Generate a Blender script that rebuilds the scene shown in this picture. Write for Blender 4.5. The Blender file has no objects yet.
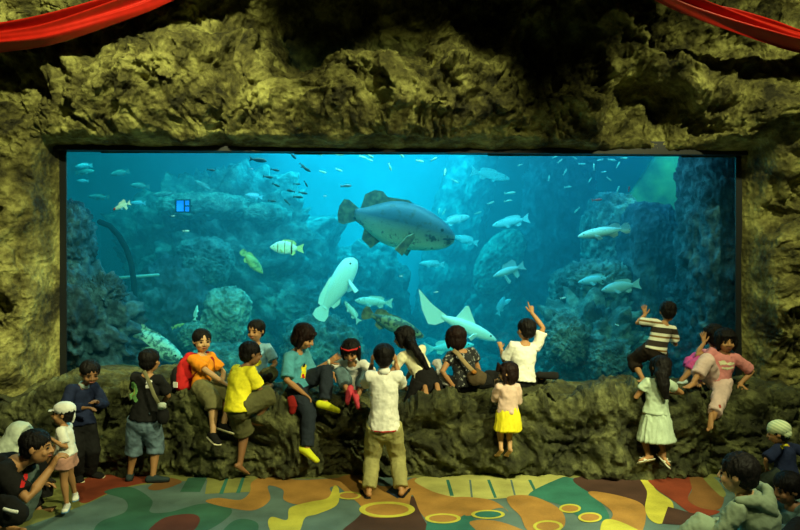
import bpy, bmesh, math, random
import numpy as np
from mathutils import Vector, Matrix, Quaternion
from mathutils.bvhtree import BVHTree

SC = bpy.context.scene
COL = SC.collection
random.seed(7)
F = 700.0          # focal length in pixels for the 800 px frame
CZ = 1.88          # eye height

def P(px, py, Y):
    """a point of the place at distance Y, read off the photograph"""
    return Vector(((px - 400) / F * Y, Y, CZ - (py - 265) / F * Y))

def G(px, py, z=0.0):
    """a point on the ground"""
    Y = (CZ - z) * F / (py - 265)
    return Vector(((px - 400) / F * Y, Y, z))

# ------------------------------------------------------------------ camera, world, lights
cam_d = bpy.data.cameras.new('camera')
cam_d.sensor_width = 36.0
cam_d.lens = 36.0 * F / 800.0
cam_d.clip_end = 100
cam = bpy.data.objects.new('camera', cam_d)
COL.objects.link(cam)
cam.location = (0, 0, CZ)
cam.rotation_euler = (math.radians(90), 0, 0)
SC.camera = cam

world = bpy.data.worlds.new('dim_hall')
SC.world = world
world.use_nodes = True
world.node_tree.nodes['Background'].inputs[0].default_value = (0.5, 0.6, 0.35, 1)
world.node_tree.nodes['Background'].inputs[1].default_value = 0.03

SC.view_settings.view_transform = 'Standard'
SC.view_settings.look = 'None'
SC.view_settings.exposure = 0.0
SC.view_settings.gamma = 1.0
SC.view_settings.use_curve_mapping = False
SC.cycles.max_bounces = 5
SC.cycles.diffuse_bounces = 2
SC.cycles.glossy_bounces = 2
SC.cycles.transmission_bounces = 3
SC.cycles.transparent_max_bounces = 8
SC.cycles.volume_bounces = 0
SC.cycles.sample_clamp_indirect = 3.0
SC.cycles.use_denoising = True

def spot(name, loc, target, watts, color, angle, blend=0.3, size=0.05):
    d = bpy.data.lights.new(name, 'SPOT')
    d.energy = watts; d.color = color
    d.spot_size = math.radians(angle); d.spot_blend = blend
    d.shadow_soft_size = size
    o = bpy.data.objects.new(name, d)
    COL.objects.link(o)
    o.location = loc
    o.rotation_euler = (Vector(target) - Vector(loc)).to_track_quat('-Z', 'Y').to_euler()
    return o

def area(name, loc, target, watts, color, sx, sy):
    d = bpy.data.lights.new(name, 'AREA')
    d.shape = 'RECTANGLE'; d.size = sx; d.size_y = sy
    d.energy = watts; d.color = color
    o = bpy.data.objects.new(name, d)
    COL.objects.link(o)
    o.location = loc
    o.rotation_euler = (Vector(target) - Vector(loc)).to_track_quat('-Z', 'Y').to_euler()
    return o

WARM = (0.93, 0.95, 0.44)
# ceiling spots of the hall, then an added fill at the front right
spot('spot_wall_left', (-1.3, 2.9, 4.8), P(95, 150, 6.7), 1150, WARM, 62, 0.6)
spot('spot_wall_centre', (0.5, 3.6, 4.9), P(400, 140, 6.6), 430, WARM, 44, 0.6)
spot('spot_wall_right', (3.2, 3.2, 5.0), P(775, 230, 6.6), 700, WARM, 70, 0.7)
spot('spot_key', (3.2, 1.6, 4.7), (-0.4, 6.2, 0.5), 1700, (0.98, 0.98, 0.48), 52, 0.6, 0.04)
spot('spot_floor', (1.0, 2.2, 4.9), (0.45, 5.6, 0.0), 420, (1.0, 0.9, 0.42), 40, 0.15, 0.04)
spot('spot_right_ledge', (0.6, 2.0, 4.8), (2.7, 6.4, 0.6), 330, WARM, 50, 0.7)
spot('spot_left_ledge', (-1.5, 2.4, 4.8), (-3.0, 6.0, 0.5), 420, WARM, 46, 0.7)
spot('added_fill_front_right', (3.9, 2.6, 4.9), (2.3, 4.4, 0.4), 360, (0.95, 1.0, 0.6), 40, 0.7)  # added lamp to brighten the hooded boy, not a known spot
# lamps over the water of the tank
TANKC = (0.08, 0.82, 0.98)
area('tank_lamp_centre', (-0.5, 12.3, 4.15), (-0.5, 12.3, 0), 520, TANKC, 3.6, 2.6)
area('tank_lamp_front', (-0.3, 8.3, 4.15), (-0.2, 9.2, 0), 250, (0.46, 0.90, 1.0), 5.6, 0.8)
area('tank_lamp_right', (3.4, 9.4, 4.15), (3.4, 9.4, 0), 55, (0.06, 0.5, 1.0), 1.6, 1.2)
area('tank_lamp_left', (-4.0, 9.6, 4.15), (-4.0, 9.6, 0), 46, (0.12, 0.95, 0.85), 1.6, 1.2)

# ------------------------------------------------------------------ noise in numpy
def _hash(ix, iy, iz, seed):
    h = (ix * 374761393 + iy * 668265263 + iz * 2147483647 + seed * 974634777) & 0xffffffff
    h = ((h ^ (h >> 13)) * 1274126177) & 0xffffffff
    h = ((h ^ (h >> 16)) * 2246822519) & 0xffffffff
    return (h ^ (h >> 15)) & 0xffffffff

def vnoise(p, seed=0):
    """smooth gradient noise, p is (N,3), about -1..1"""
    i = np.floor(p).astype(np.int64); f = p - i
    u = f * f * f * (f * (f * 6 - 15) + 10)
    out = np.zeros(len(p))
    for dx in (0, 1):
        for dy in (0, 1):
            for dz in (0, 1):
                h = _hash(i[:, 0] + dx, i[:, 1] + dy, i[:, 2] + dz, seed)
                gx = (h & 1023) / 511.5 - 1; gy = ((h >> 10) & 1023) / 511.5 - 1; gz = ((h >> 20) & 1023) / 511.5 - 1
                w = (u[:, 0] if dx else 1 - u[:, 0]) * (u[:, 1] if dy else 1 - u[:, 1]) * (u[:, 2] if dz else 1 - u[:, 2])
                out += w * (gx * (f[:, 0] - dx) + gy * (f[:, 1] - dy) + gz * (f[:, 2] - dz))
    return out * 1.6

def fbm(p, octaves=4, seed=0, gain=0.5, ridged=False):
    out = np.zeros(len(p)); a = 1.0; q = p.copy()
    for k in range(octaves):
        n = vnoise(q, seed + k * 17)
        out += a * ((1 - 2 * np.abs(n)) if ridged else n)
        a *= gain; q = q * 2.03 + 5.3
    return out

def worley(p, seed=0):
    i = np.floor(p).astype(np.int64)
    best = np.full(len(p), 9.0)
    for dx in (-1, 0, 1):
        for dy in (-1, 0, 1):
            for dz in (-1, 0, 1):
                cx, cy, cz = i[:, 0] + dx, i[:, 1] + dy, i[:, 2] + dz
                h = _hash(cx, cy, cz, seed)
                q = np.stack([cx + (h & 1023) / 1023.0, cy + ((h >> 10) & 1023) / 1023.0, cz + ((h >> 20) & 1023) / 1023.0], 1)
                best = np.minimum(best, ((p - q) ** 2).sum(1))
    return np.sqrt(best)

def sstep(a, b, x):
    t = np.clip((x - a) / (b - a), 0, 1)
    return t * t * (3 - 2 * t)

# ------------------------------------------------------------------ objects
def tag(o, label=None, cat=None, group=None, kind=None):
    if label: o['label'] = label
    if cat: o['category'] = cat
    if group: o['group'] = group
    if kind: o['kind'] = kind
    return o

def empty(name, loc, label, cat, group=None):
    o = bpy.data.objects.new(name, None)
    COL.objects.link(o)
    o.location = loc
    o.empty_display_size = 0.1
    return tag(o, label, cat, group)

def link(name, me, mat, parent=None):
    """mesh data is in world coordinates; it is moved into its parent's frame"""
    o = bpy.data.objects.new(name, me)
    if parent is not None:
        base = parent
        off = Vector((0, 0, 0))
        while base is not None:
            off += base.location
            base = base.parent
        me.transform(Matrix.Translation(-off))
        o.parent = parent
    if mat is not None:
        for m in (mat if isinstance(mat, (list, tuple)) else [mat]):
            me.materials.append(m)
    COL.objects.link(o)
    return o

def raw_mesh(V, Fc, smooth=True):
    me = bpy.data.meshes.new('mesh')
    V = np.asarray(V, dtype=np.float32)
    me.from_pydata([], [], []) if len(V) == 0 else None
    if isinstance(Fc, np.ndarray) and Fc.ndim == 2:
        n = len(Fc); k = Fc.shape[1]
        me.vertices.add(len(V)); me.vertices.foreach_set('co', V.ravel())
        me.loops.add(n * k); me.loops.foreach_set('vertex_index', Fc.astype(np.int32).ravel())
        me.polygons.add(n); me.polygons.foreach_set('loop_start', np.arange(0, n * k, k, dtype=np.int32))
        me.update(calc_edges=True)
    else:
        me.from_pydata([tuple(v) for v in V.tolist()], [], [tuple(f) for f in Fc])
    if smooth:
        me.polygons.foreach_set('use_smooth', np.ones(len(me.polygons), dtype=bool))
    me.update()
    return me

class MB:
    """collects shapes into one mesh"""
    def __init__(s): s.V = []; s.F = []
    def add(s, V, Fc):
        o = len(s.V); s.V += [tuple(v) for v in V]; s.F += [tuple(i + o for i in f) for f in Fc]
        return s
    def loft(s, pts, rad, n=12, side=None, caps='round', closed_flat=False):
        """tube along pts; rad is r or (r_side, r_depth); side = direction of r_side"""
        pts = [Vector(p) for p in pts]
        rad = [(r, r) if not isinstance(r, (tuple, list)) else r for r in rad]
        if caps == 'round':
            t0 = (pts[1] - pts[0]).normalized(); t1 = (pts[-1] - pts[-2]).normalized()
            a, b = rad[0], rad[-1]
            ra, rb = min(a), min(b)
            pre = [pts[0] - t0 * ra * 0.95, pts[0] - t0 * ra * 0.7, pts[0] - t0 * ra * 0.35]
            post = [pts[-1] + t1 * rb * 0.35, pts[-1] + t1 * rb * 0.7, pts[-1] + t1 * rb * 0.95]
            k = (0.3, 0.72, 0.94)
            rad = [(a[0] * q, a[1] * q) for q in k] + rad + [(b[0] * q, b[1] * q) for q in reversed(k)]
            pts = pre + pts + post
        V = []; Fc = []; prev = Vector(side) if side is not None else None
        m = len(pts)
        for i in range(m):
            t = (pts[min(i + 1, m - 1)] - pts[max(i - 1, 0)])
            if t.length < 1e-9: t = Vector((0, 0, 1))
            t.normalize()
            if prev is None:
                prev = t.orthogonal()
            sv = prev - t * prev.dot(t)
            if sv.length < 1e-6: sv = t.orthogonal()
            sv.normalize()
            if side is None: prev = sv
            dv = t.cross(sv)
            for j in range(n):
                a = 2 * math.pi * j / n
                V.append(pts[i] + sv * math.cos(a) * rad[i][0] + dv * math.sin(a) * rad[i][1])
        for i in range(m - 1):
            for j in range(n):
                Fc.append((i * n + j, i * n + (j + 1) % n, (i + 1) * n + (j + 1) % n, (i + 1) * n + j))
        Fc.append(tuple(reversed(range(n)))); Fc.append(tuple((m - 1) * n + j for j in range(n)))
        return s.add(V, Fc)
    def ell(s, c, r, rot=None, n=12, m=8):
        c = Vector(c); R = rot if rot is not None else Matrix.Identity(3)
        V = [c + R @ Vector((0, 0, -r[2]))]; Fc = []
        for i in range(1, m):
            th = math.pi * i / m
            for j in range(n):
                ph = 2 * math.pi * j / n
                V.append(c + R @ Vector((r[0] * math.sin(th) * math.cos(ph), r[1] * math.sin(th) * math.sin(ph), -r[2] * math.cos(th))))
        V.append(c + R @ Vector((0, 0, r[2])))
        for j in range(n): Fc.append((0, 1 + (j + 1) % n, 1 + j))
        for i in range(m - 2):
            for j in range(n):
                a = 1 + i * n + j; b = 1 + i * n + (j + 1) % n
                Fc.append((a, b, b + n, a + n))
        e = len(V) - 1
        for j in range(n): Fc.append((e, 1 + (m - 2) * n + j, 1 + (m - 2) * n + (j + 1) % n))
        return s.add(V, Fc)
    def box(s, c, r, rot=None):
        c = Vector(c); R = rot if rot is not None else Matrix.Identity(3)
        V = [c + R @ Vector((x * r[0], y * r[1], z * r[2])) for x in (-1, 1) for y in (-1, 1) for z in (-1, 1)]
        return s.add(V, [(0, 1, 3, 2), (4, 6, 7, 5), (0, 4, 5, 1), (2, 3, 7, 6), (0, 2, 6, 4), (1, 5, 7, 3)])
    def mesh(s, smooth=True):
        return raw_mesh(np.array([list(v) for v in s.V]), s.F, smooth)
    def build(s, name, mat, parent=None, smooth=True):
        return link(name, s.mesh(smooth), mat, parent)
    def fused(s, name, mat, parent=None, voxel=0.008, smooth=3, wrinkle=0.0, wscale=9.0, stretch=(1, 1, 1), seed=0, extra=None):
        """all shapes grown together into one continuous skin"""
        tmp = bpy.data.objects.new('tmp', s.mesh())
        COL.objects.link(tmp)
        r = tmp.modifiers.new('r', 'REMESH'); r.mode = 'VOXEL'; r.voxel_size = voxel; r.use_smooth_shade = True
        if smooth:
            k = tmp.modifiers.new('s', 'SMOOTH'); k.factor = 0.5; k.iterations = smooth
        dg = bpy.context.evaluated_depsgraph_get()
        me = bpy.data.meshes.new_from_object(tmp.evaluated_get(dg))
        old = tmp.data
        bpy.data.objects.remove(tmp); bpy.data.meshes.remove(old)
        if extra is not None:      # shapes kept fine (fingers), rooted inside the skin
            bm = bmesh.new(); bm.from_mesh(me); e = extra.mesh(); bm.from_mesh(e); bm.to_mesh(me); bm.free(); bpy.data.meshes.remove(e)
        if wrinkle:
            n = len(me.vertices)
            co = np.empty(n * 3, np.float32); me.vertices.foreach_get('co', co); co = co.reshape(-1, 3).astype(float)
            no = np.empty(n * 3, np.float32); me.vertex_normals.foreach_get('vector', no); no = no.reshape(-1, 3)
            d = fbm(co * wscale * np.array(stretch), 3, seed, ridged=True) - 0.3
            co = co + no * (d * wrinkle)[:, None]
            me.vertices.foreach_set('co', co.astype(np.float32).ravel())
        me.polygons.foreach_set('use_smooth', np.ones(len(me.polygons), dtype=bool))
        me.update()
        return link(name, me, mat, parent)

# ------------------------------------------------------------------ materials
def new_mat(name):
    m = bpy.data.materials.new(name); m.use_nodes = True
    nt = m.node_tree
    return m, nt, nt.nodes['Principled BSDF']

def N(nt, kind, **kw):
    n = nt.nodes.new(kind)
    for k, v in kw.items():
        if k in n.inputs: n.inputs[k].default_value = v
        else: setattr(n, k, v)
    return n

def ramp(nt, fac, stops):
    r = nt.nodes.new('ShaderNodeValToRGB')
    nt.links.new(fac, r.inputs[0])
    el = r.color_ramp.elements
    while len(el) < len(stops): el.new(0.5)
    for e, (p, c) in zip(el, stops): e.position = p; e.color = tuple(c) + (1,)
    return r.outputs[0]

def rock_mat(name, dark, mid, light, scale=3.0, bump=0.6, bscale=26.0, rough=0.85):
    m, nt, b = new_mat(name)
    tc = N(nt, 'ShaderNodeTexCoord')
    n1 = N(nt, 'ShaderNodeTexNoise', Scale=scale, Detail=8.0, Roughness=0.65)
    nt.links.new(tc.outputs['Object'], n1.inputs['Vector'])
    c = ramp(nt, n1.outputs[0], [(0.36, dark), (0.5, mid), (0.68, light)])
    nt.links.new(c, b.inputs['Base Color'])
    b.inputs['Roughness'].default_value = rough
    b.inputs['Specular IOR Level'].default_value = 0.35
    n2 = N(nt, 'ShaderNodeTexNoise', Scale=bscale, Detail=6.0, Roughness=0.7)
    nt.links.new(tc.outputs['Object'], n2.inputs['Vector'])
    v = N(nt, 'ShaderNodeTexVoronoi', Scale=bscale * 0.8)
    nt.links.new(tc.outputs['Object'], v.inputs['Vector'])
    ad = N(nt, 'ShaderNodeMath', operation='ADD')
    nt.links.new(n2.outputs[0], ad.inputs[0]); nt.links.new(v.outputs['Distance'], ad.inputs[1])
    bp = N(nt, 'ShaderNodeBump', Strength=bump, Distance=0.03)
    nt.links.new(ad.outputs[0], bp.inputs['Height'])
    nt.links.new(bp.outputs[0], b.inputs['Normal'])
    return m

def plain(name, color, rough=0.6, metal=0.0, bump=0.0, bscale=60.0, var=0.0, spec=0.4):
    m, nt, b = new_mat(name)
    b.inputs['Roughness'].default_value = rough
    b.inputs['Metallic'].default_value = metal
    b.inputs['Specular IOR Level'].default_value = spec
    tc = N(nt, 'ShaderNodeTexCoord')
    n1 = N(nt, 'ShaderNodeTexNoise', Scale=bscale * 0.25, Detail=4.0)
    nt.links.new(tc.outputs['Object'], n1.inputs['Vector'])
    lo = [max(0, c * (1 - var)) for c in color]; hi = [min(1, c * (1 + var)) for c in color]
    nt.links.new(ramp(nt, n1.outputs[0], [(0.35, lo), (0.65, hi)]), b.inputs['Base Color'])
    if bump:
        n2 = N(nt, 'ShaderNodeTexNoise', Scale=bscale, Detail=4.0)
        nt.links.new(tc.outputs['Object'], n2.inputs['Vector'])
        bp = N(nt, 'ShaderNodeBump', Strength=bump, Distance=0.01)
        nt.links.new(n2.outputs[0], bp.inputs['Height']); nt.links.new(bp.outputs[0], b.inputs['Normal'])
    return m

_cloth = {}
def cloth(color, var=0.12):
    k = tuple(color)
    if k not in _cloth:
        _cloth[k] = plain('cloth', color, 0.9, bump=0.25, bscale=40, var=var, spec=0.15)
    return _cloth[k]

def on_floor(px, py, H):
    """ankle of a foot whose sole meets the floor there"""
    g = G(px, py); return Vector((g.x, g.y, .047 * H))
# ------------------------------------------------------------------ the hall
YW = 7.0                        # plane of the viewing pane
WX0, WX1 = -3.34, 3.37          # pane
WZ0 = 0.55
def wz1(x): return 3.02 - (x - WX0) / (WX1 - WX0) * 0.05

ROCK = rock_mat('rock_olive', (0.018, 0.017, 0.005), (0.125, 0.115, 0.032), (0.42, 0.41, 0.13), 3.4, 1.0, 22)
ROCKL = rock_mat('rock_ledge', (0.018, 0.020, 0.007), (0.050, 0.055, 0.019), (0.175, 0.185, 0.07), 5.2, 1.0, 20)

# hollows (-) and swells (+): px, py, spread x, spread y, depth in metres
SWELL = [(390, 15, 130, 46, -0.75), (565, 60, 32, 48, -0.7), (635, 115, 46, 40, -0.6), (300, 30, 40, 34, -0.6), (15, 90, 34, 26, -0.45), (240, 20, 45, 30, -0.25),
         (330, 100, 60, 30, 0.18), (150, 95, 90, 45, 0.25), (470, 95, 55, 38, 0.20), (100, 145, 30, 10, -0.3), (392, 95, 20, 35, 0.10),
         (715, 120, 30, 14, -0.45), (560, 118, 40, 12, 0.15), (770, 200, 60, 26, -0.25), (770, 130, 50, 40, 0.22), (770, 285, 50, 45, 0.20),
         (25, 250, 40, 70, 0.16), (25, 360, 40, 30, 0.2), (10, 300, 14, 12, -0.2), (700, 45, 60, 22, -0.4), (300, 60, 22, 40, -0.25), (445, 60, 12, 40, 0.22)]
RIDGES = [((612, 28), (655, 62), (690, 98), (718, 118), (790, 122)), ((440, 0), (462, 40), (455, 75)), ((180, 60), (262, 40), (268, 0)),
          ((325, 60), (385, 70), (395, 130)), ((545, 20), (575, 80), (590, 120))]

def wall_shift(x, z):
    Yr = 6.75
    px = 400 + x * F / Yr; py = 265 + (CZ - z) * F / Yr
    p = np.stack([x, z * 0 + 3.3, z], 1)
    w = np.stack([vnoise(p * 1.3, 5), vnoise(p * 1.3, 6), vnoise(p * 1.3, 7)], 1)
    q = p + w * 0.35
    d = 0.24 + 0.15 * fbm(q * 1.15, 3, 11) + 0.07 * fbm(q * 2.9, 3, 23, ridged=True)
    d += 0.05 * (0.55 - worley(q * 9.5 + w, 8)) + 0.085 * (0.55 - worley(q * 4.6 + w, 3)) * (0.7 + 0.8 * sstep(-0.2, 0.4, vnoise(p * 1.1, 31)))
    d += 0.055 * fbm(q * 6.5, 3, 43, ridged=True) + 0.034 * fbm(q * 14, 3, 41, ridged=True)
    wx = vnoise(p * 2.2, 51) * 16; wy = vnoise(p * 2.2, 52) * 16
    for (cx, cy, sx, sy, a) in SWELL:
        e = ((px + wx - cx) / sx) ** 2 + ((py + wy - cy) / sy) ** 2
        d += a * np.exp(-e * 1.1 if a > 0 else -e ** 1.8 * 1.0)
    for r in RIDGES:
        best = np.full(len(x), 1e9)
        for (a, b) in zip(r[:-1], r[1:]):
            ax, ay = a; bx, by = b
            t = np.clip(((px + wx * .5 - ax) * (bx - ax) + (py + wy * .5 - ay) * (by - ay)) / ((bx - ax) ** 2 + (by - ay) ** 2), 0, 1)
            best = np.minimum(best, np.hypot(px + wx * .5 - ax - t * (bx - ax), py + wy * .5 - ay - t * (by - ay)))
        d += 0.22 * np.exp(-(best / 11) ** 2)
    # the star shaped fossil relief in the right pillar
    sx_ = px - 778; sy_ = py - 332; rr = np.hypot(sx_, sy_)
    d += 0.04 * np.cos(np.arctan2(sy_, sx_) * 17) * np.exp(-(rr / 30) ** 4) * sstep(3, 9, rr)
    return d

def build_wall():
    step = 0.0145
    xs = np.arange(-5.6, 5.6, step); zs = np.arange(-0.1, 5.4, step)
    X, Z = np.meshgrid(xs, zs); nx = len(xs); nz = len(zs)
    x = X.ravel(); z = Z.ravel()
    top = wz1(x)
    ex = np.maximum(np.maximum(WX0 - 0.05 - x, x - WX1 - 0.03), 0); ez = np.maximum(z - top, 0) * (z > top)
    ez = np.maximum(ez, np.maximum(WZ0 - z, 0))
    e = np.hypot(ex, ez)
    d = wall_shift(x, z)
    d = np.maximum(d, -0.6)
    s = sstep(0.0, 0.12, e)
    sidey = sstep(0.0, 0.35, e)
    dd = -0.03 + s * (d * (0.5 + 0.5 * sidey) + 0.16)
    y = YW - dd
    p = np.stack([x * 3.1, y * 3.1, z * 3.1], 1)
    x2 = x + 0.06 * fbm(p, 3, 61) * s; z2 = z + 0.06 * fbm(p, 3, 71) * s
    V = np.stack([x2, y, z2], 1)
    idx = np.arange(nx * nz).reshape(nz, nx)
    a = idx[:-1, :-1].ravel(); b = idx[:-1, 1:].ravel(); c = idx[1:, 1:].ravel(); d_ = idx[1:, :-1].ravel()
    inside = (e <= 0)
    keep = ~(inside[a] & inside[b] & inside[c] & inside[d_])
    Fc = np.stack([a, b, c, d_], 1)[keep]
    used = np.zeros(len(V), bool); used[Fc.ravel()] = True
    remap = np.cumsum(used) - 1
    o = link('wall_back', raw_mesh(V[used], remap[Fc]), ROCK)
    tag(o, 'rugged olive artificial rock wall around the aquarium window', kind='structure')
build_wall()

# ---- ledge in front of the pane
TOPX = [0, 40, 70, 100, 130, 165, 200, 235, 262, 300, 345, 385, 425, 460, 500, 545, 590, 630, 665, 700, 745, 800]
TOPY = [392, 388, 378, 374, 378, 374, 378, 390, 393, 394, 397, 398, 398, 393, 394, 389, 393, 384, 387, 390, 386, 380]
def ledge_top(x):
    px = 400 + x * F / 6.62
    return CZ - (np.interp(px, TOPX, TOPY) - 265) / F * 6.62
PROF = [(7.08, 0.0, 1), (6.95, 0.0, 1), (6.78, 0.02, 1), (6.60, 0.015, 1), (6.46, -0.03, 1), (6.37, -0.11, 1), (6.31, 0.72, 0), (6.25, 0.50, 0), (6.22, 0.30, 0), (6.24, 0.12, 0), (6.28, 0.0, 0), (6.30, -0.08, 0)]
LSWELL = [(120, 415, 26, 30, -0.22), (165, 440, 14, 30, -0.20), (250, 450, 12, 22, -0.12), (262, 420, 14, 12, 0.10), (320, 410, 20, 20, -0.06), (345, 445, 22, 30, -0.15), (430, 430, 30, 14, -0.10),
          (507, 462, 22, 8, 0.10), (560, 440, 20, 26, -0.10), (650, 466, 32, 8, 0.10), (600, 410, 45, 16, 0.10), (440, 405, 40, 14, 0.10), (700, 440, 40, 18, -0.10), (215, 410, 28, 22, -0.06), (500, 430, 30, 20, 0.06), (215, 450, 40, 16, 0.06)]
LC = {}
def build_ledge():
    xs = np.arange(-5.6, 5.6, 0.0145)
    prof = np.array(PROF)
    s = np.linspace(0, 1, 120)
    sp = np.linspace(0, 1, len(PROF))
    V = []
    top = ledge_top(xs)
    zz = np.array([np.where(prof[:, 2] == 1, t + prof[:, 1], prof[:, 1] * t / 0.8) for t in top])   # (nx, nprof)
    Y = np.tile(np.interp(s, sp, prof[:, 0]), (len(xs), 1))
    Zv = np.array([np.interp(s, sp, r) for r in zz])
    for k in range(3):
        Y[:, 1:-1] = (Y[:, :-2] + Y[:, 1:-1] + Y[:, 2:]) / 3; Zv[:, 1:-1] = (Zv[:, :-2] + Zv[:, 1:-1] + Zv[:, 2:]) / 3
    dy = np.gradient(Y, axis=1); dz = np.gradient(Zv, axis=1)
    L = np.hypot(dy, dz) + 1e-9
    ny, nz = dz / L, -dy / L              # pointing out of the rock
    X = np.tile(xs[:, None], (1, len(s)))
    p = np.stack([X.ravel(), Y.ravel(), Zv.ravel()], 1)
    w = np.stack([vnoise(p * 2, 105), vnoise(p * 2, 106), vnoise(p * 2, 107)], 1)
    q = p + w * 0.22
    d = 0.09 * fbm(q * np.array([1.3, 1.6, 1.6]), 3, 111) - 0.02 + 0.07 * (fbm(q * np.array([2.6, 3.2, 3.6]), 4, 123, ridged=True) - 0.4)
    d += 0.08 * (0.55 - worley(q * np.array([5, 5, 7]), 13)) + 0.03 * fbm(q * np.array([7., 8, 9]), 2, 133, ridged=True) + 0.026 * fbm(q * 15, 3, 141, ridged=True)
    px = 400 + p[:, 0] * F / 6.3; py = 265 + (CZ - p[:, 2]) * F / 6.3
    front = sstep(6.5, 6.36, p[:, 1])
    for (cx, cy, sx, sy, a) in LSWELL:
        e = ((px + w[:, 0] * 12 - cx) / sx) ** 2 + ((py + w[:, 1] * 12 - cy) / sy) ** 2
        d += a * np.exp(-e) * front
    amp = np.where(p[:, 1] > 6.45, 0.35, 1.0)
    amp = np.minimum(amp, 0.4 + sstep(-0.05, 0.1, p[:, 2]) * 0.6)
    d = d * amp
    y = p[:, 1] + ny.ravel() * d; z = p[:, 2] + nz.ravel() * d
    x2 = p[:, 0] + 0.04 * fbm(p * 4, 2, 161)
    nx = len(xs); ns = len(s)
    idx = np.arange(nx * ns).reshape(nx, ns)
    Fc = np.stack([idx[:-1, :-1].ravel(), idx[:-1, 1:].ravel(), idx[1:, 1:].ravel(), idx[1:, :-1].ravel()], 1)
    V = np.stack([x2, y, z], 1)
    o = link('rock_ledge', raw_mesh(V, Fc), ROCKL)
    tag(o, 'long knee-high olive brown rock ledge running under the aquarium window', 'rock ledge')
    LC['bvh'] = BVHTree.FromPolygons([tuple(v) for v in V.tolist()], [tuple(f) for f in Fc.tolist()])
build_ledge()
def ledge_z(x, y):
    h = LC['bvh'].ray_cast(Vector((x, y, 3)), Vector((0, 0, -1)))
    return h[0].z if h[0] else 0.0

# ---- window frame and pane
BLACK = plain('black_frame', (0.006, 0.008, 0.010), 0.45)
fr = MB()
fr.box(((WX0 - 0.050), 7.015, 1.75), (0.050, 0.010, 1.35))
fr.box(((WX1 + 0.04), 7.015, 1.75), (0.05, 0.010, 1.35))
mid = (WX0 + WX1) / 2; hw = (WX1 - WX0) / 2 + 0.1
tilt = Matrix.Rotation(math.atan(0.05 / (WX1 - WX0)), 3, 'Y')
fr.box((mid, 6.99, wz1(mid) + 0.045), (hw, 0.07, 0.045), tilt)
fr.box((mid, 6.98, wz1(mid) + 0.11), (hw, 0.04, 0.02), tilt)
fr.box((mid, 7.03, 0.56), (hw, 0.06, 0.05))
frame_o = fr.build('window_frame', BLACK, None, False)
tag(frame_o, 'black metal frame of the aquarium window', kind='structure'); frame_o.name = 'window_1'

m, nt, b = new_mat('pane')
nt.nodes.remove(b)
tr = N(nt, 'ShaderNodeBsdfTransparent'); tr.inputs[0].default_value = (0.82, 0.97, 1.0, 1)
gl = N(nt, 'ShaderNodeBsdfGlossy'); gl.inputs['Roughness'].default_value = 0.02
fz = N(nt, 'ShaderNodeFresnel', IOR=1.25)
mx = N(nt, 'ShaderNodeMixShader')
nt.links.new(fz.outputs[0], mx.inputs[0]); nt.links.new(tr.outputs[0], mx.inputs[1]); nt.links.new(gl.outputs[0], mx.inputs[2])
nt.links.new(mx.outputs[0], nt.nodes['Material Output'].inputs[0])
pane = MB().box((mid, 7.04, 1.8), (hw - 0.06, 0.015, 1.28)).build('window_pane', m, frame_o, False)
tag(pane, 'clear acrylic viewing pane')

# ---- ceiling and side walls of the hall
DARKC = plain('dark_ceiling', (0.012, 0.012, 0.010), 0.9)
tag(MB().box((0, 2.2, 5.45), (6.2, 4.9, 0.05)).build('ceiling', DARKC, None, False), 'dark hall ceiling', kind='structure')
tag(MB().box((-5.72, 2.15, 2.7), (0.05, 4.85, 2.68)).build('wall_left', DARKC, None, False), 'dark side wall', kind='structure')
tag(MB().box((5.72, 2.15, 2.7), (0.05, 4.85, 2.68)).build('wall_right', DARKC, None, False), 'dark side wall', kind='structure')

# ---- floor: poured coloured pattern
FC = {'grey': (0.12, 0.17, 0.15), 'green': (0.035, 0.115, 0.075), 'red': (0.23, 0.045, 0.02), 'orange': (0.36, 0.19, 0.045), 'maroon': (0.060, 0.030, 0.022),
      'yellow': (0.50, 0.47, 0.06), 'pale': (0.42, 0.42, 0.13), 'teal': (0.03, 0.15, 0.115), 'blue': (0.10, 0.165, 0.155), 'olive': (0.20, 0.21, 0.06), 'navy': (0.02, 0.035, 0.06), 'brown': (0.20, 0.095, 0.03), 'darkred': (0.10, 0.03, 0.02)}
keys = list(FC)
def floor_mat(c):
    m, nt, b = new_mat('floor_' + c)
    tc = N(nt, 'ShaderNodeTexCoord')
    n1 = N(nt, 'ShaderNodeTexNoise', Scale=130.0, Detail=3.0, Roughness=0.8)
    n2 = N(nt, 'ShaderNodeTexNoise', Scale=3.0, Detail=5.0)
    for n in (n1, n2): nt.links.new(tc.outputs['Object'], n.inputs['Vector'])
    col = FC[c]
    mixn = N(nt, 'ShaderNodeMath', operation='MULTIPLY_ADD'); mixn.inputs[1].default_value = 0.6; 
    nt.links.new(n1.outputs[0], mixn.inputs[0]); nt.links.new(n2.outputs[0], mixn.inputs[2])
    nt.links.new(ramp(nt, mixn.outputs[0], [(0.55, [k * 0.6 for k in col]), (1.0, [min(1, k * 1.3) for k in col])]), b.inputs['Base Color'])
    b.inputs['Roughness'].default_value = 0.8; b.inputs['Specular IOR Level'].default_value = 0.2
    return m
FM = [floor_mat(c) for c in keys]
def smooth_poly(pts, n=6):
    out = []; m = len(pts)
    for i in range(m):
        p0, p1, p2, p3 = (Vector(pts[(i + k - 1) % m]) for k in range(4))
        for j in range(n):
            t = j / n
            out.append(0.5 * ((2 * p1) + (-p0 + p2) * t + (2 * p0 - 5 * p1 + 4 * p2 - p3) * t * t + (-p0 + 3 * p1 - 3 * p2 + p3) * t ** 3))
    return out
def ellipse(cx, cy, rx, ry, n=28):
    return [(cx + rx * math.cos(2 * math.pi * k / n), cy + ry * math.sin(2 * math.pi * k / n)) for k in range(n)]
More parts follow.
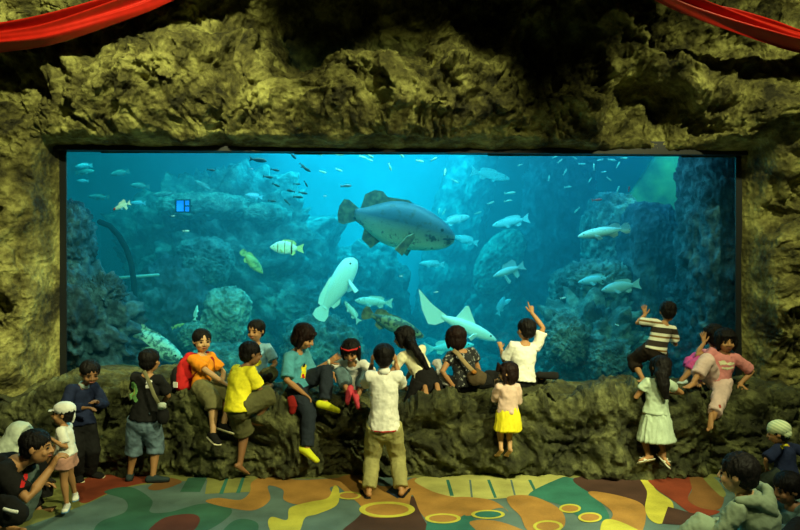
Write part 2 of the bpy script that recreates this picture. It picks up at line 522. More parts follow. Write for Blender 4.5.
# colour, points read along the floor, smooth
SHAPES = [
 ('olive', [(150, 473), (230, 469), (330, 470), (450, 469), (560, 470), (680, 469), (810, 470), (810, 477), (760, 479), (700, 477), (620, 479), (540, 477), (470, 479), (380, 477), (300, 479), (220, 478)], 1),
 ('olive', [(-40, 468), (260, 468), (300, 474), (200, 480), (130, 487), (86, 504), (50, 518), (0, 535), (-40, 545)], 1),
 ('red', [(74, 486), (92, 476), (120, 470), (150, 471), (156, 480), (130, 486), (106, 494), (86, 503), (77, 499)], 1),
 ('brown', [(148, 488), (165, 478), (182, 482), (160, 490)], 1),
 ('green', [(104, 492), (130, 487), (152, 500), (150, 512), (170, 512), (200, 504), (225, 505), (232, 512), (222, 522), (205, 532), (180, 545), (120, 545), (95, 535), (100, 522), (125, 512), (125, 500)], 1),
 ('darkred', [(140, 545), (160, 520), (190, 514), (200, 520), (190, 535), (170, 550)], 1),
 ('green', [(180, 492), (188, 478), (208, 476), (200, 492)], 0),
 ('olive', [(208, 476), (266, 474), (262, 482), (250, 492), (205, 494)], 0),
 ('teal', [(219, 494), (226, 477), (229, 477), (223, 494)], 0), ('teal', [(236, 493), (242, 477), (245, 477), (240, 493)], 0),
 ('orange', [(206, 502), (218, 498), (240, 500), (250, 492), (252, 482), (268, 476), (300, 480), (350, 478), (345, 484), (330, 488), (335, 498), (325, 503), (300, 505), (284, 500), (283, 490), (268, 486), (270, 500), (255, 510), (235, 509)], 1),
 ('yellow', [(268, 524), (272, 517), (287, 520), (290, 508), (310, 502), (328, 498), (334, 486), (339, 490), (337, 505), (318, 514), (305, 518), (298, 532), (275, 534)], 1),
 ('green', [(222, 535), (232, 522), (245, 519), (258, 524), (255, 536), (240, 545)], 1),
 ('maroon', [(340, 535), (355, 520), (370, 508), (400, 500), (415, 497), (420, 512), (430, 535), (420, 560), (345, 560)], 1),
 ('orange', [(335, 480), (360, 474), (380, 486), (400, 484), (415, 478), (430, 484), (455, 495), (465, 518), (450, 523), (430, 521), (420, 512), (412, 495), (404, 515), (370, 517), (360, 505), (345, 492)], 1),
 ('pale', [(415, 480), (440, 476), (555, 474), (560, 481), (548, 490), (525, 496), (495, 499), (465, 499), (440, 494), (425, 488)], 1),
 ('teal', [(446, 480), (449, 480), (454, 496), (450, 496)], 0), ('blue', [(469, 480), (471, 480), (473, 498), (471, 498)], 0), ('teal', [(487, 480), (490, 480), (497, 498), (494, 498)], 0),
 ('blue', [(510, 480), (512, 480), (516, 496), (514, 496)], 0), ('teal', [(528, 480), (531, 480), (537, 492), (534, 492)], 0),
 ('teal', [(528, 496), (556, 480), (570, 478), (590, 492), (605, 508), (608, 520), (585, 520), (560, 505)], 1),
 ('teal', [(428, 521), (450, 523), (468, 515), (482, 532), (475, 560), (430, 560)], 1),
 ('orange', [(452, 498), (490, 500), (508, 512), (500, 508), (470, 516), (462, 512)], 1),
 ('orange', [(508, 497), (530, 496), (555, 506), (565, 518), (560, 530), (530, 532), (520, 516), (510, 506)], 1),
 ('orange', [(470, 522), (500, 522), (540, 540), (540, 560), (495, 560), (480, 535)], 1),
 ('maroon', [(575, 478), (640, 476), (648, 490), (646, 510), (630, 502), (605, 495), (590, 493)], 1),
 ('orange', [(588, 493), (610, 494), (640, 503), (646, 516), (640, 535), (620, 550), (590, 545), (606, 525), (612, 512)], 1),
 ('yellow', [(600, 535), (605, 520), (625, 524), (650, 540), (640, 560), (605, 560)], 1),
 ('yellow', [(639, 477), (648, 477), (656, 490), (672, 502), (672, 514), (662, 524), (650, 520), (645, 508), (647, 492)], 1),
 ('red', [(649, 477), (690, 476), (692, 488), (688, 500), (700, 508), (720, 512), (700, 518), (688, 512), (672, 500), (656, 489)], 1),
 ('brown', [(690, 476), (705, 477), (720, 492), (724, 500), (718, 510), (700, 508), (688, 500), (692, 490)], 1),
 ('olive', [(703, 478), (712, 477), (720, 484), (726, 495), (720, 496)], 1),
 ('maroon', [(668, 507), (690, 513), (722, 519), (735, 530), (690, 526), (662, 524)], 0),
 ('orange', [(752, 476), (765, 478), (772, 500), (768, 506), (758, 488)], 1),
 ('navy', [(386, 492), (396, 484), (406, 490), (398, 499)], 0),
]
RINGS = [(387, 510, 28, 8, 'orange'), (349, 496, 12, 4, 'orange'), (443, 519, 18, 5, 'orange'), (488, 515, 17, 4.5, 'teal'), (570, 509, 11, 4.5, 'orange'), (590, 518, 12, 5, 'orange'), (548, 527, 15, 6, 'orange')]
def build_floor():
    V = []; Fc = []; mi = []
    def poly(pts, z, c):
        o = len(V)
        for p in pts:
            g = G(p[0], p[1]); V.append((g.x, g.y, z))
        tri = [tuple(o + i for i in t) for t in __import__('mathutils').geometry.tessellate_polygon([[Vector((V[o + i][0], V[o + i][1], 0)) for i in range(len(pts))]])]
        for t in tri:
            a, b_, c_ = (Vector(V[i]) for i in t)
            Fc.append(t if (b_ - a).cross(c_ - a).z > 0 else tuple(reversed(t))); mi.append(keys.index(c))
    o = len(V)
    V.extend([(-5.7, -2.5, 0), (5.7, -2.5, 0), (5.7, 7.1, 0), (-5.7, 7.1, 0)]); Fc.append((0, 1, 2, 3)); mi.append(keys.index('blue'))
    z = 0.0004
    for (c, pts, sm) in SHAPES:
        poly(smooth_poly([Vector(p) for p in pts]) if sm else pts, z, c); z += 0.0001
    for (cx, cy, rx, ry, c) in RINGS:
        poly(ellipse(cx, cy, rx, ry), z, 'yellow'); poly(ellipse(cx, cy, rx * 0.78, ry * 0.72), z + 0.0002, c); z += 0.0003
    me = raw_mesh(np.array(V), Fc, False)
    me.polygons.foreach_set('material_index', np.array(mi, dtype=np.int32))
    o = link('floor', me, FM)
    tag(o, 'hall floor with swirling patches of coloured screed', kind='structure')
build_floor()

# ---- red swags
RED = plain('red_satin', (0.42, 0.012, 0.006), 0.34, bump=0.05, var=0.08, spec=0.5)
def swag(low, up, Y, name, label, folds=5, seed=0, sag=0.25):
    n = 90; k = 64
    low = [P(a, b_, Y) for a, b_ in low]; up = [P(a, b_, Y) for a, b_ in up]
    def samp(pts, t):
        L = (len(pts) - 1) * t; i = min(int(L), len(pts) - 2); f = L - i
        p0 = pts[max(i - 1, 0)]; p1 = pts[i]; p2 = pts[i + 1]; p3 = pts[min(i + 2, len(pts) - 1)]
        return 0.5 * ((2 * p1) + (-p0 + p2) * f + (2 * p0 - 5 * p1 + 4 * p2 - p3) * f * f + (-p0 + 3 * p1 - 3 * p2 + p3) * f ** 3)
    V = []; Fc = []
    for i in range(n):
        t = i / (n - 1); a = samp(low, t); b_ = samp(up, t)
        for j in range(k):
            s = j / (k - 1)
            c = a.lerp(b_, s)
            fold = math.sin(s * folds * 2 * math.pi + 1.2 * math.sin(t * 3 + seed) + seed) * 0.085 * (0.5 + 0.5 * math.sin(s * 9 + t * 5 + seed))
            belly = -math.sin(s * math.pi) * 0.12
            V.append((c.x, c.y + fold + belly + s * 0.1, c.z))
    for i in range(n - 1):
        for j in range(k - 1):
            Fc.append((i * k + j, (i + 1) * k + j, (i + 1) * k + j + 1, i * k + j + 1))
    o = link(name, raw_mesh(np.array(V), Fc), RED)
    md = o.modifiers.new('t', 'SOLIDIFY'); md.thickness = 0.008
    tag(o, label, 'drape', 'red fabric swags')
swag([(-120, 52), (-40, 54), (0, 49), (50, 42), (110, 24), (165, 4), (230, -30), (300, -80)], [(-120, 26), (-40, 24), (0, 18), (40, 9), (80, -2), (120, -16), (170, -45), (230, -95)], 6.1,
     'fabric_swag', 'red satin swag draped across the upper left corner of the rock wall', 4, 0.3)
swag([(560, -80), (610, -34), (655, -1), (700, 20), (750, 38), (800, 52), (870, 62), (930, 62)], [(590, -90), (650, -40), (702, -4), (740, 8), (780, 20), (815, 30), (880, 38), (930, 38)], 6.1,
     'fabric_swag', 'red satin swag draped across the upper right corner of the rock wall', 2.4, 2.0)
# ------------------------------------------------------------------ the tank
TX, TY0, TY1, TZ0, TZ1 = 6.4, 7.06, 15.0, -0.4, 4.3
back = plain('tank_liner', (0.10, 0.42, 0.50), 0.8, bump=0.3, bscale=3, var=0.25)
wl = MB()
wl.box((0, TY1 + 0.1, 2), (TX + .2, 0.1, 2.6)); wl.box((-TX - .1, 11, 2), (0.1, 4.1, 2.6)); wl.box((TX + .1, 11, 2), (0.1, 4.1, 2.6))
o = wl.build('wall_tank', back, None, False)
tag(o, 'pale liner walls of the tank', kind='structure')
sand = plain('sand', (0.30, 0.42, 0.40), 0.95, bump=0.5, bscale=5, var=0.3)
tag(MB().box((0, 11, TZ0 - 0.05), (TX, 4.0, 0.05)).build('trim_tank_bed', sand, None, False), 'sandy tank bed', kind='structure')

m, nt, b = new_mat('sea_water')
nt.nodes.remove(b)
vs = N(nt, 'ShaderNodeVolumeScatter'); vs.inputs['Color'].default_value = (0.10, 0.72, 0.95, 1); vs.inputs['Density'].default_value = 0.095; vs.inputs['Anisotropy'].default_value = 0.1
va = N(nt, 'ShaderNodeVolumeAbsorption'); va.inputs['Color'].default_value = (0.0, 0.84, 0.87, 1); va.inputs['Density'].default_value = 0.42
ad = N(nt, 'ShaderNodeAddShader')
nt.links.new(vs.outputs[0], ad.inputs[0]); nt.links.new(va.outputs[0], ad.inputs[1])
nt.links.new(ad.outputs[0], nt.nodes['Material Output'].inputs['Volume'])
water = MB().box((0, (TY0 + TY1) / 2, 2.0), (TX - .01, (TY1 - TY0) / 2 - .005, 2.2)).build('tank_water', m, None, False)
tag(water, 'clear blue-green sea water filling the tank behind the window', 'water', kind='stuff')

REEF = rock_mat('reef_rock', (0.03, 0.045, 0.045), (0.10, 0.15, 0.15), (0.34, 0.42, 0.38), 4.5, 1.0, 14)
REEFD = rock_mat('reef_dark', (0.015, 0.022, 0.03), (0.04, 0.06, 0.08), (0.12, 0.17, 0.20), 5.0, 1.0, 14)
REEFP = rock_mat('reef_pale', (0.07, 0.10, 0.09), (0.22, 0.27, 0.24), (0.50, 0.54, 0.46), 6.0, 1.0, 12)

def reef(px, py, wpx, hpx, Y, label, mat=None, depth=None, seed=0, knob=0.0, rough=0.16, flat=0.0, lean=0.0, sub=6, name='coral_rock', power=2.6):
    """a rock filling wpx by hpx at distance Y"""
    c = P(px, py, Y); a = wpx / F * Y / 2; h = hpx / F * Y / 2; dp = depth if depth else (a + h) / 2
    bm = bmesh.new(); bmesh.ops.create_icosphere(bm, subdivisions=sub, radius=1)
    V = np.array([v.co[:] for v in bm.verts]); Fc = np.array([[v.index for v in f.verts] for f in bm.faces]); bm.free()
    # superellipsoid: fuller shoulders
    L = (np.abs(V) ** power).sum(1) ** (1 / power); V = V / L[:, None]
    S = V * np.array([a, dp, h]); r = min(a, h, dp)
    q = S / r * 1.0
    q = q + np.stack([vnoise(q * 1.1 + 3, seed + 1), vnoise(q * 1.1 + 3, seed + 2), vnoise(q * 1.1 + 3, seed + 3)], 1) * 0.3
    d = rough * fbm(q * 1.1 + seed * 1.7, 3, seed) + rough * 0.5 * (fbm(q * 2.6, 4, seed + 9, ridged=True) - 0.4)
    d += 0.10 * fbm(q * 5.5 + seed, 3, seed + 21, ridged=True) - 0.05
    if knob: d += knob * (0.5 - worley(q * 3.0 + seed, seed + 4)) * 1.5 + knob * .5 * (0.5 - worley(q * 7.5 + seed, seed + 5))
    nrm = V / np.linalg.norm(V, axis=1)[:, None]
    S = S + nrm * (d * r)[:, None]
    S[:, 0] += lean * S[:, 2]
    o = link(name, raw_mesh(S + np.array(c), Fc), mat or REEF); o.location = (0, 0, 0)
    return tag(o, label, 'coral rock', 'reef rocks in the tank')

# left, close to the pane
reef(78, 330, 110, 130, 7.9, 'dark knobbly coral slope rising beside the lower left window edge', REEFD, 0.55, 3, 0.45, lean=-0.35)
reef(70, 245, 34, 80, 7.9, 'narrow dark coral column against the left window edge', REEFD, 0.35, 5, 0.25)
reef(104, 295, 34, 34, 7.75, 'small round knobbly coral head on the left coral slope', REEFD, None, 6, 0.35)
reef(76, 290, 24, 34, 7.6, 'smooth round coral head just inside the left window edge', REEFD, None, 8, 0.1)
reef(125, 375, 90, 50, 8.4, 'low coral rubble mound at the foot of the left coral slope', REEFD, 0.5, 9, 0.3)
# middle left mass
reef(225, 285, 170, 190, 11.6, 'massive reef rock filling the centre left of the tank', REEF, 1.3, 12, 0.16, rough=0.34, power=2.0)
reef(205, 208, 88, 26, 10.6, 'flat pale shelf of rock on top of the massive left reef', REEFP, 0.5, 14, 0.1)
reef(262, 215, 50, 20, 10.9, 'short pale rock ledge jutting right from the massive left reef', REEFP, 0.5, 15, 0.1)
reef(205, 262, 52, 46, 9.9, 'smooth domed coral head in front of the massive left reef', REEF, None, 17, 0.08, rough=0.08)
reef(175, 330, 80, 130, 9.8, 'dark tall reef block left of the pale boulder', REEFD, 0.6, 18, 0.15)
reef(226, 318, 42, 56, 9.2, 'pale speckled boulder standing upright below the domed coral head', REEFP, None, 20, 0.1, lean=0.1)
reef(200, 336, 38, 26, 9.0, 'small pale rock leaning on the upright speckled boulder', REEFP, None, 21, 0.15)
reef(228, 366, 74, 40, 8.8, 'broad low grey boulder behind the boy in the light blue shirt', REEF, 0.4, 22, 0.1)
reef(322, 352, 72, 62, 9.2, 'rounded rock with pale top behind the seated jeans-clad child', REEF, 0.5, 24, 0.15, rough=0.12)
reef(297, 310, 60, 60, 11.0, 'hazy blue rock behind the white humphead fish', REEF, 0.7, 25, 0.15)
reef(372, 330, 70, 170, 12.4, 'hazy tall rock below the giant grouper', REEF, 0.7, 27, 0.2)
reef(345, 300, 70, 90, 12.2, 'hazy sloping rock left of the giant grouper belly', REEF, 0.7, 28, 0.1)
reef(400, 375, 200, 60, 12.5, 'long low hazy rock bank at the back of the tank bed', REEF, 1.0, 29, 0.15)
reef(280, 245, 30, 60, 12.4, 'hazy narrow rock right of the massive left reef', REEF, 0.6, 30, 0.1)
# middle right haze
reef(500, 262, 42, 60, 12.6, 'upright hazy slab of rock leaning behind the ragged striped fish', REEFP, 0.35, 32, 0.05, rough=0.08, lean=0.35)
reef(520, 320, 90, 130, 13.4, 'large hazy rock mound right of centre at the back', REEF, 0.9, 33, 0.15)
reef(455, 240, 50, 240, 14.2, 'tall hazy rock column far behind the giant grouper head', REEF, 0.5, 34, 0.1, lean=0.2)
reef(560, 260, 70, 260, 12.6, 'tall dark rock wall left of the right reef pillar', REEFD, 0.6, 36, 0.08)
# right
reef(612, 240, 50, 90, 10.0, 'stacked blue rock pillar left of the dark pillar', REEF, 0.6, 41, 0.1)
reef(648, 300, 52, 190, 9.2, 'tall dark flat-topped rock pillar right of the knobbly reef', REEFD, 0.5, 43, 0.05, rough=0.08, power=4)
reef(600, 282, 66, 40, 9.3, 'knobbly coral hump under the spotted pufferfish', REEF, 0.5, 44, 0.25)
reef(575, 300, 40, 60, 9.6, 'rounded coral head on the left shoulder of the right reef', REEF, 0.5, 45, 0.2)
reef(595, 355, 90, 100, 8.9, 'big knobbly reef mound at the lower right of the window', REEF, 0.6, 46, 0.50)
reef(608, 362, 40, 38, 8.1, 'round brain coral low on the right reef mound', REEF, None, 47, 0.22)
reef(566, 342, 40, 44, 8.3, 'rounded brain coral on the left edge of the right reef mound', REEF, None, 48, 0.18)
reef(718, 230, 58, 190, 7.9, 'dark rough rock column along the upper right window edge', REEFD, 0.5, 51, 0.15, power=4)
reef(722, 340, 66, 120, 8.0, 'dark rough rock column foot along the lower right window edge', REEFD, 0.5, 52, 0.2, power=4)
reef(682, 300, 30, 30, 8.4, 'small coral lump under the pale blue ray beside the right column', REEFD, None, 53, 0.3)
reef(684, 350, 40, 80, 8.4, 'blue shaded rock between the dark pillar and the right column', REEFD, 0.4, 54, 0.15)
reef(676, 240, 26, 40, 9.2, 'small light blue rock right of the dark pillar top', REEF, None, 55, 0.2)

# green slanting slab under the surface, top right
gm = plain('green_panel', (0.16, 0.22, 0.07), 0.9, bump=0.6, bscale=8, var=0.8)  # mottled green base colour
mb = MB()
A, B, C, D = P(628, 200, 10.6), P(700, 262, 10.2), P(702, 138, 10.2), P(668, 138, 10.6)
E = P(618, 270, 10.6)
T = Vector((0, 0.15, 0))
pts = [E, B, C, D, A]
mb.add(pts + [p + T for p in pts], [(0, 1, 2, 3, 4), (9, 8, 7, 6, 5), (0, 5, 6, 1), (1, 6, 7, 2), (2, 7, 8, 3), (3, 8, 9, 4), (4, 9, 5, 0)])
tag(mb.build('green_panel', gm, None, False), 'green slanting panel at the upper right of the tank', 'panel')
area('panel_lamp', P(672, 150, 9.2), P(665, 215, 10.5), 16, (0.6, 1.0, 0.35), 0.5, 0.4)

# tunnel rib and rail, left
met = plain('tunnel_metal', (0.006, 0.012, 0.015), 0.8, spec=.1)
pts = [P(100, 222, 8.9), P(110, 226, 8.9), P(119, 236, 8.9), P(126, 248, 8.9), P(131, 262, 8.9), P(134, 282, 8.9), P(135, 310, 8.9), P(135, 380, 8.9)]
tag(MB().loft(pts, [0.036] * len(pts)).build('tunnel_rib', met), 'dark curved rib of the walk-through tunnel at the left of the tank', 'tunnel rib')
mb = MB(); mb.loft([P(104, 279, 9.0), P(130, 277, 9.0), P(158, 275, 9.0)], [0.02] * 3); mb.loft([P(112, 280, 9.0), P(124, 294, 8.9)], [0.03, 0.02])
tag(mb.build('tunnel_rail', plain('rail', (0.35, 0.5, 0.5), 0.6)), 'thin pale rail crossing behind the left coral slope', 'rail')
wm, nt, b = new_mat('lit_pane')
b.inputs['Base Color'].default_value = (0.05, 0.3, 0.7, 1); b.inputs['Emission Color'].default_value = (0.01, 0.20, 1.0, 1); b.inputs['Emission Strength'].default_value = 1.3
r_ = empty('viewing_port', P(183, 206, 9.4), 'small bright blue lit viewing port at the upper left of the tank', 'viewing port')
MB().box(P(183, 206, 9.4), (0.095, 0.03, 0.08)).build('lit_pane', wm, r_, False)
f_ = MB(); c_ = P(183, 206, 9.36)
f_.box(c_ + Vector((0, 0, 0.08)), (0.10, 0.02, 0.007)).box(c_ - Vector((0, 0, 0.08)), (0.10, 0.02, 0.007)).box(c_ + Vector((0.02, 0, 0)), (0.007, 0.02, 0.08)).box(c_ + Vector((0.095, 0, 0)), (0.007, 0.02, 0.08)).box(c_ - Vector((0.095, 0, 0)), (0.007, 0.02, 0.08)).box(c_ + Vector((0.07, 0, 0.0)), (0.05, 0.02, 0.008))
f_.build('port_frame', met, r_, False)
tag(MB().box(P(84, 354, 9.0), (0.09, 0.03, 0.09)).build('lit_screen', wm, None, False), 'small blue lit square low behind the left coral slope', 'viewing port')
# ------------------------------------------------------------------ fish
def fish_mat(name, top, belly, spot=None, sscale=9.0, thr=0.5, rough=0.5, hsplit=0.0, soft=0.25):
    m, nt, b = new_mat(name)
    tc = N(nt, 'ShaderNodeTexCoord')
    sx = N(nt, 'ShaderNodeSeparateXYZ'); nt.links.new(tc.outputs['Object'], sx.inputs[0])
    mr = N(nt, 'ShaderNodeMapRange'); mr.inputs[1].default_value = hsplit - soft; mr.inputs[2].default_value = hsplit + soft
    nt.links.new(sx.outputs[2], mr.inputs[0])
    c = ramp(nt, mr.outputs[0], [(0.0, belly), (1.0, top)])
    if spot:
        n = N(nt, 'ShaderNodeTexNoise', Scale=sscale, Detail=5.0, Roughness=0.7)
        nt.links.new(tc.outputs['Object'], n.inputs['Vector'])
        f = ramp(nt, n.outputs[0], [(thr - 0.04, (0, 0, 0)), (thr + 0.04, (1, 1, 1))])
        mx = N(nt, 'ShaderNodeMixRGB'); mx.inputs[2].default_value = tuple(spot) + (1,)
        nt.links.new(f, mx.inputs[0]); nt.links.new(c, mx.inputs[1]); c = mx.outputs[0]
    nt.links.new(c, b.inputs['Base Color'])
    b.inputs['Roughness'].default_value = rough
    return m

FISHM = {
 'grouper': fish_mat('grouper_skin', (0.06, 0.12, 0.16), (0.95, 0.80, 0.45), (0.05, 0.06, 0.05), 9, 0.58, hsplit=-0.06, soft=0.10),
 'fin_dark': plain('fin_dark', (0.22, 0.17, 0.07), 0.6, var=0.5, bscale=60),
 'pale': fish_mat('pale_skin', (0.60, 0.85, 0.85), (0.8, 0.95, 0.95), (0.35, 0.55, 0.55), 14, 0.62),
 'white': fish_mat('white_skin', (0.85, 0.95, 0.95), (0.95, 1, 1), None),
 'spotted': fish_mat('spotted_skin', (0.42, 0.52, 0.45), (0.65, 0.7, 0.5), (0.06, 0.10, 0.10), 16, 0.52),
 'brown': fish_mat('brown_skin', (0.25, 0.22, 0.10), (0.5, 0.42, 0.2), (0.05, 0.05, 0.03), 12, 0.50),
 'banded': fish_mat('banded_skin', (0.85, 0.95, 0.95), (0.9, 0.95, 0.9), None),
 'yellow': fish_mat('yellow_skin', (0.42, 0.42, 0.10), (0.65, 0.60, 0.25), (0.15, 0.2, 0.08), 16, 0.58),
 'puffer': fish_mat('puffer_skin', (0.75, 0.9, 0.9), (0.35, 0.3, 0.25), (0.1, 0.12, 0.12), 26, 0.64, hsplit=-0.03, soft=0.02),
 'blue': fish_mat('blue_skin', (0.25, 0.45, 0.55), (0.6, 0.8, 0.85), None),
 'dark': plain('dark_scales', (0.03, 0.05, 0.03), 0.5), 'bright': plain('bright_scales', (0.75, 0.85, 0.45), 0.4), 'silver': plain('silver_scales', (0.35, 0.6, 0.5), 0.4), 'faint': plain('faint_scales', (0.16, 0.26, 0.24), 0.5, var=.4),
 'red': plain('red_scales', (0.8, 0.05, 0.03), 0.5), 'eye': plain('fish_eye', (0.01, 0.01, 0.01), 0.2),
}
PR = {  # outline of the body from nose to tail root: t, upper, lower, half thickness (fractions of length)
 'grouper': [(0, .015, .03, .01), (.05, .055, .075, .05), (.13, .095, .105, .085), (.25, .135, .13, .11), (.4, .16, .15, .12), (.55, .15, .15, .11), (.68, .105, .11, .080), (.78, .058, .06, .042), (.86, .036, .036, .02)],
 'deep': [(0, .02, .02, .01), (.06, .09, .07, .04), (.18, .19, .16, .07), (.35, .25, .23, .08), (.55, .23, .21, .07), (.7, .14, .13, .045), (.8, .06, .06, .025)],
 'long': [(0, .012, .012, .01), (.06, .05, .045, .035), (.18, .085, .08, .06), (.38, .105, .10, .07), (.6, .085, .08, .055), (.76, .04, .04, .025), (.83, .025, .025, .012)],
 'wrasse': [(0, .03, .02, .01), (.05, .12, .07, .05), (.15, .16, .11, .08), (.35, .16, .14, .09), (.55, .13, .12, .075), (.72, .07, .07, .04), (.82, .045, .045, .02)],
}
def fplate(mb, pts, th):
    """a fin: outline in the x-z plane (or any plane) with thickness"""
    pts = [Vector(p) for p in pts]
    n = (pts[1] - pts[0]).cross(pts[2] - pts[0]).normalized() * th
    m = len(pts)
    mb.add([p + n for p in pts] + [p - n for p in pts], [tuple(range(m)), tuple(reversed(range(m, 2 * m)))] + [(i, m + i, m + (i + 1) % m, (i + 1) % m) for i in range(m)])

def body_mb(kind, L, mouth=True):
    mb = MB(); pr = PR[kind]; V = []; Fc = []; n = 16
    ts = []
    for a, b_ in zip(pr[:-1], pr[1:]):
        for k in range(3): ts.append(tuple(a[i] + (b_[i] - a[i]) * k / 3 for i in range(4)))
    ts.append(pr[-1])
    for k in range(2):
        ts = [ts[0]] + [tuple((ts[i - 1][q] + 2 * ts[i][q] + ts[i + 1][q]) / 4 for q in range(4)) for i in range(1, len(ts) - 1)] + [ts[-1]]
    for (t, u, l, w) in ts:
        for j in range(n):
            a = 2 * math.pi * j / n
            s = math.sin(a)
            V.append(((0.5 - t) * L, w * L * math.cos(a), (u if s > 0 else l) * L * s))
    m = len(ts)
    for i in range(m - 1):
        for j in range(n): Fc.append((i * n + j, i * n + (j + 1) % n, (i + 1) * n + (j + 1) % n, (i + 1) * n + j))
    Fc.append(tuple(range(n))); Fc.append(tuple(reversed(range((m - 1) * n, m * n))))
    mb.add(V, Fc)
    return mb

def place(o, c, ang, yaw, roll=0):
    a = math.radians(ang); y = math.radians(yaw)
    X = Vector((math.cos(a) * math.cos(y), math.sin(y), math.sin(a) * math.cos(y))).normalized()
    up = Vector((0, 0, 1)) if abs(X.z) < 0.95 else Vector((-1, 0, 0))
    Y_ = up.cross(X).normalized(); Z = X.cross(Y_)
    R = Matrix((X, Y_, Z)).transposed().to_4x4() @ Matrix.Rotation(math.radians(roll), 4, 'X')
    o.location = c; o.rotation_euler = R.to_euler()

def local(name, mb, mat, root, smooth=True):
    me = mb.mesh(smooth); o = bpy.data.objects.new(name, me); me.materials.append(mat); o.parent = root; COL.objects.link(o); return o

def fish(px, py, Lpx, Y, ang, label, kind='long', mat='pale', fin=None, yaw=0, tail='fork', group='fish swimming in the tank', name='fish', hf=1.0, roll=0, dorsal=.06, pect=1.0):
    L = Lpx / F * Y
    r = empty(name, P(px, py, Y), label, 'fish', group)
    place(r, P(px, py, Y), ang, yaw, roll)
    M = FISHM[mat]; FM_ = FISHM[fin] if fin else M
    mb = body_mb(kind, L)
    if hf != 1: mb.V = [(v[0], v[1], v[2] * hf) for v in mb.V]
    local('body', mb, M, r)
    pr = PR[kind]; x0 = (0.5 - pr[-1][0]) * L; th = .006 * L
    hh = pr[-1][1] * L * hf
    t_ = MB()
    if tail == 'fork': pts = [(x0 + .03 * L, 0, hh), (-.5 * L, 0, .14 * L), (-.46 * L, 0, .03 * L), (-.46 * L, 0, -.03 * L), (-.5 * L, 0, -.14 * L), (x0 + .03 * L, 0, -hh)]
    elif tail == 'round': pts = [(x0 + .04 * L, 0, hh), (x0 - .07 * L, 0, .105 * L), (-.475 * L, 0, .10 * L), (-.5 * L, 0, .04 * L), (-.5 * L, 0, -.04 * L), (-.475 * L, 0, -.10 * L), (x0 - .07 * L, 0, -.105 * L), (x0 + .04 * L, 0, -hh)]
    else: pts = [(x0 + .10 * L, 0, hh * 1.5), (-.50 * L, 0, .10 * L), (-.74 * L, 0, .21 * L), (-.60 * L, 0, -.01 * L), (-.45 * L, 0, -.15 * L), (-.36 * L, 0, -.13 * L), (x0 + .08 * L, 0, -hh * 1.5)]
    fplate(t_, pts, th); local('tail_fin', t_, FM_, r, False)
    top = max(p[1] for p in pr) * L * hf; bot = max(p[2] for p in pr) * L * hf
    d = MB()
    if tail == 'shark': fplate(d, [(.16 * L, 0, top * .8), (-.03 * L, 0, top + .17 * L), (-.06 * L, 0, top + .16 * L), (-.14 * L, 0, top * .5)], th)
    elif tail == 'round': fplate(d, [(.16 * L, 0, top * .8), (.06 * L, 0, top * 1.05), (-.12 * L, 0, top * .98), (-.17 * L, 0, top * .85 + dorsal * .7 * L), (-.24 * L, 0, top * .72 + dorsal * .95 * L), (-.31 * L, 0, top * .55 + dorsal * .75 * L), (-.32 * L, 0, top * .3)], th)
    else: fplate(d, [(.18 * L, 0, top * .8), (.12 * L, 0, top + dorsal * .5 * L), (-.05 * L, 0, top + dorsal * .6 * L), (-.20 * L, 0, top * .75 + dorsal * L), (-.27 * L, 0, top * .5 + dorsal * .7 * L), (-.26 * L, 0, top * .45)], th)
    local('dorsal_fin', d, FM_, r, False)
    if tail != 'shark':
        a_ = MB(); fplate(a_, [(-.08 * L, 0, -bot * .8), (-.16 * L, 0, -bot * .8 - dorsal * L), (-.25 * L, 0, -bot * .6 - dorsal * .8 * L), (-.25 * L, 0, -bot * .4)], th); local('anal_fin', a_, FM_, r, False)
    for s in (-1, 1):
        w = pr[len(pr) // 2][3] * L
        q = MB(); fplate(q, [(.20 * L, s * w * .7, -.02 * L), (.13 * L, s * (w + .04 * L), -.05 * L * pect), (.07 * L, s * (w + .07 * L), -.12 * L * pect), (.13 * L, s * (w + .03 * L), -.14 * L * pect), (.19 * L, s * w * .8, -.07 * L)], th)
        local('pectoral_fin', q, FM_, r, False)
        e = MB(); xe = .5 - .11
        ye = np.interp(.11, [p[0] for p in pr], [p[3] for p in pr]) * .92 * L; ze = np.interp(.11, [p[0] for p in pr], [p[1] for p in pr]) * .35 * L * hf
        e.ell((xe * L, s * ye, ze), (.014 * L, .008 * L, .014 * L), n=8, m=5); local('eye', e, FISHM['eye'], r)
    return r

g = fish(396, 224, 121, 8.6, -14, 'giant grey-blue grouper with pale belly cruising across the middle of the tank', 'grouper', 'grouper', 'fin_dark', yaw=-8, tail='round', hf=1.28, dorsal=.09, group=None, pect=1.7)
L = 121 / F * 8.6
mm = MB(); mm.loft([(.495 * L, 0.012 * L, -.012 * L), (.455 * L, .052 * L, -.022 * L), (.42 * L, .075 * L, -.03 * L)], [.006 * L] * 3, n=6); mm.loft([(.495 * L, -0.012 * L, -.012 * L), (.455 * L, -.052 * L, -.022 * L), (.42 * L, -.075 * L, -.03 * L)], [.006 * L] * 3, n=6)
local('mouth', mm, FISHM['eye'], g)
fish(337, 289, 72, 8.4, 58, 'large plain white-blue fish swimming steeply upward left of centre', 'wrasse', 'white', yaw=12, tail='round', dorsal=.03, hf=1.05, pect=1.7)
fish(463, 326, 78, 8.2, -24, 'bright pale shark-like ray fish with a tall pointed fin gliding above the seated girls', 'long', 'white', yaw=15, tail='shark', hf=.9, group=None)
fish(150, 343, 76, 8.0, -28, 'large speckled grouper low at the left behind the boy in the black shirt', 'grouper', 'spotted', yaw=0, tail='round')
fish(287, 248, 34, 8.2, 178, 'white deep-bodied fish with dark bands and a yellowish fin', 'deep', 'banded', 'bright', tail='fork', hf=.85, group=None)
bd = MB()
L = 34 / F * 8.2
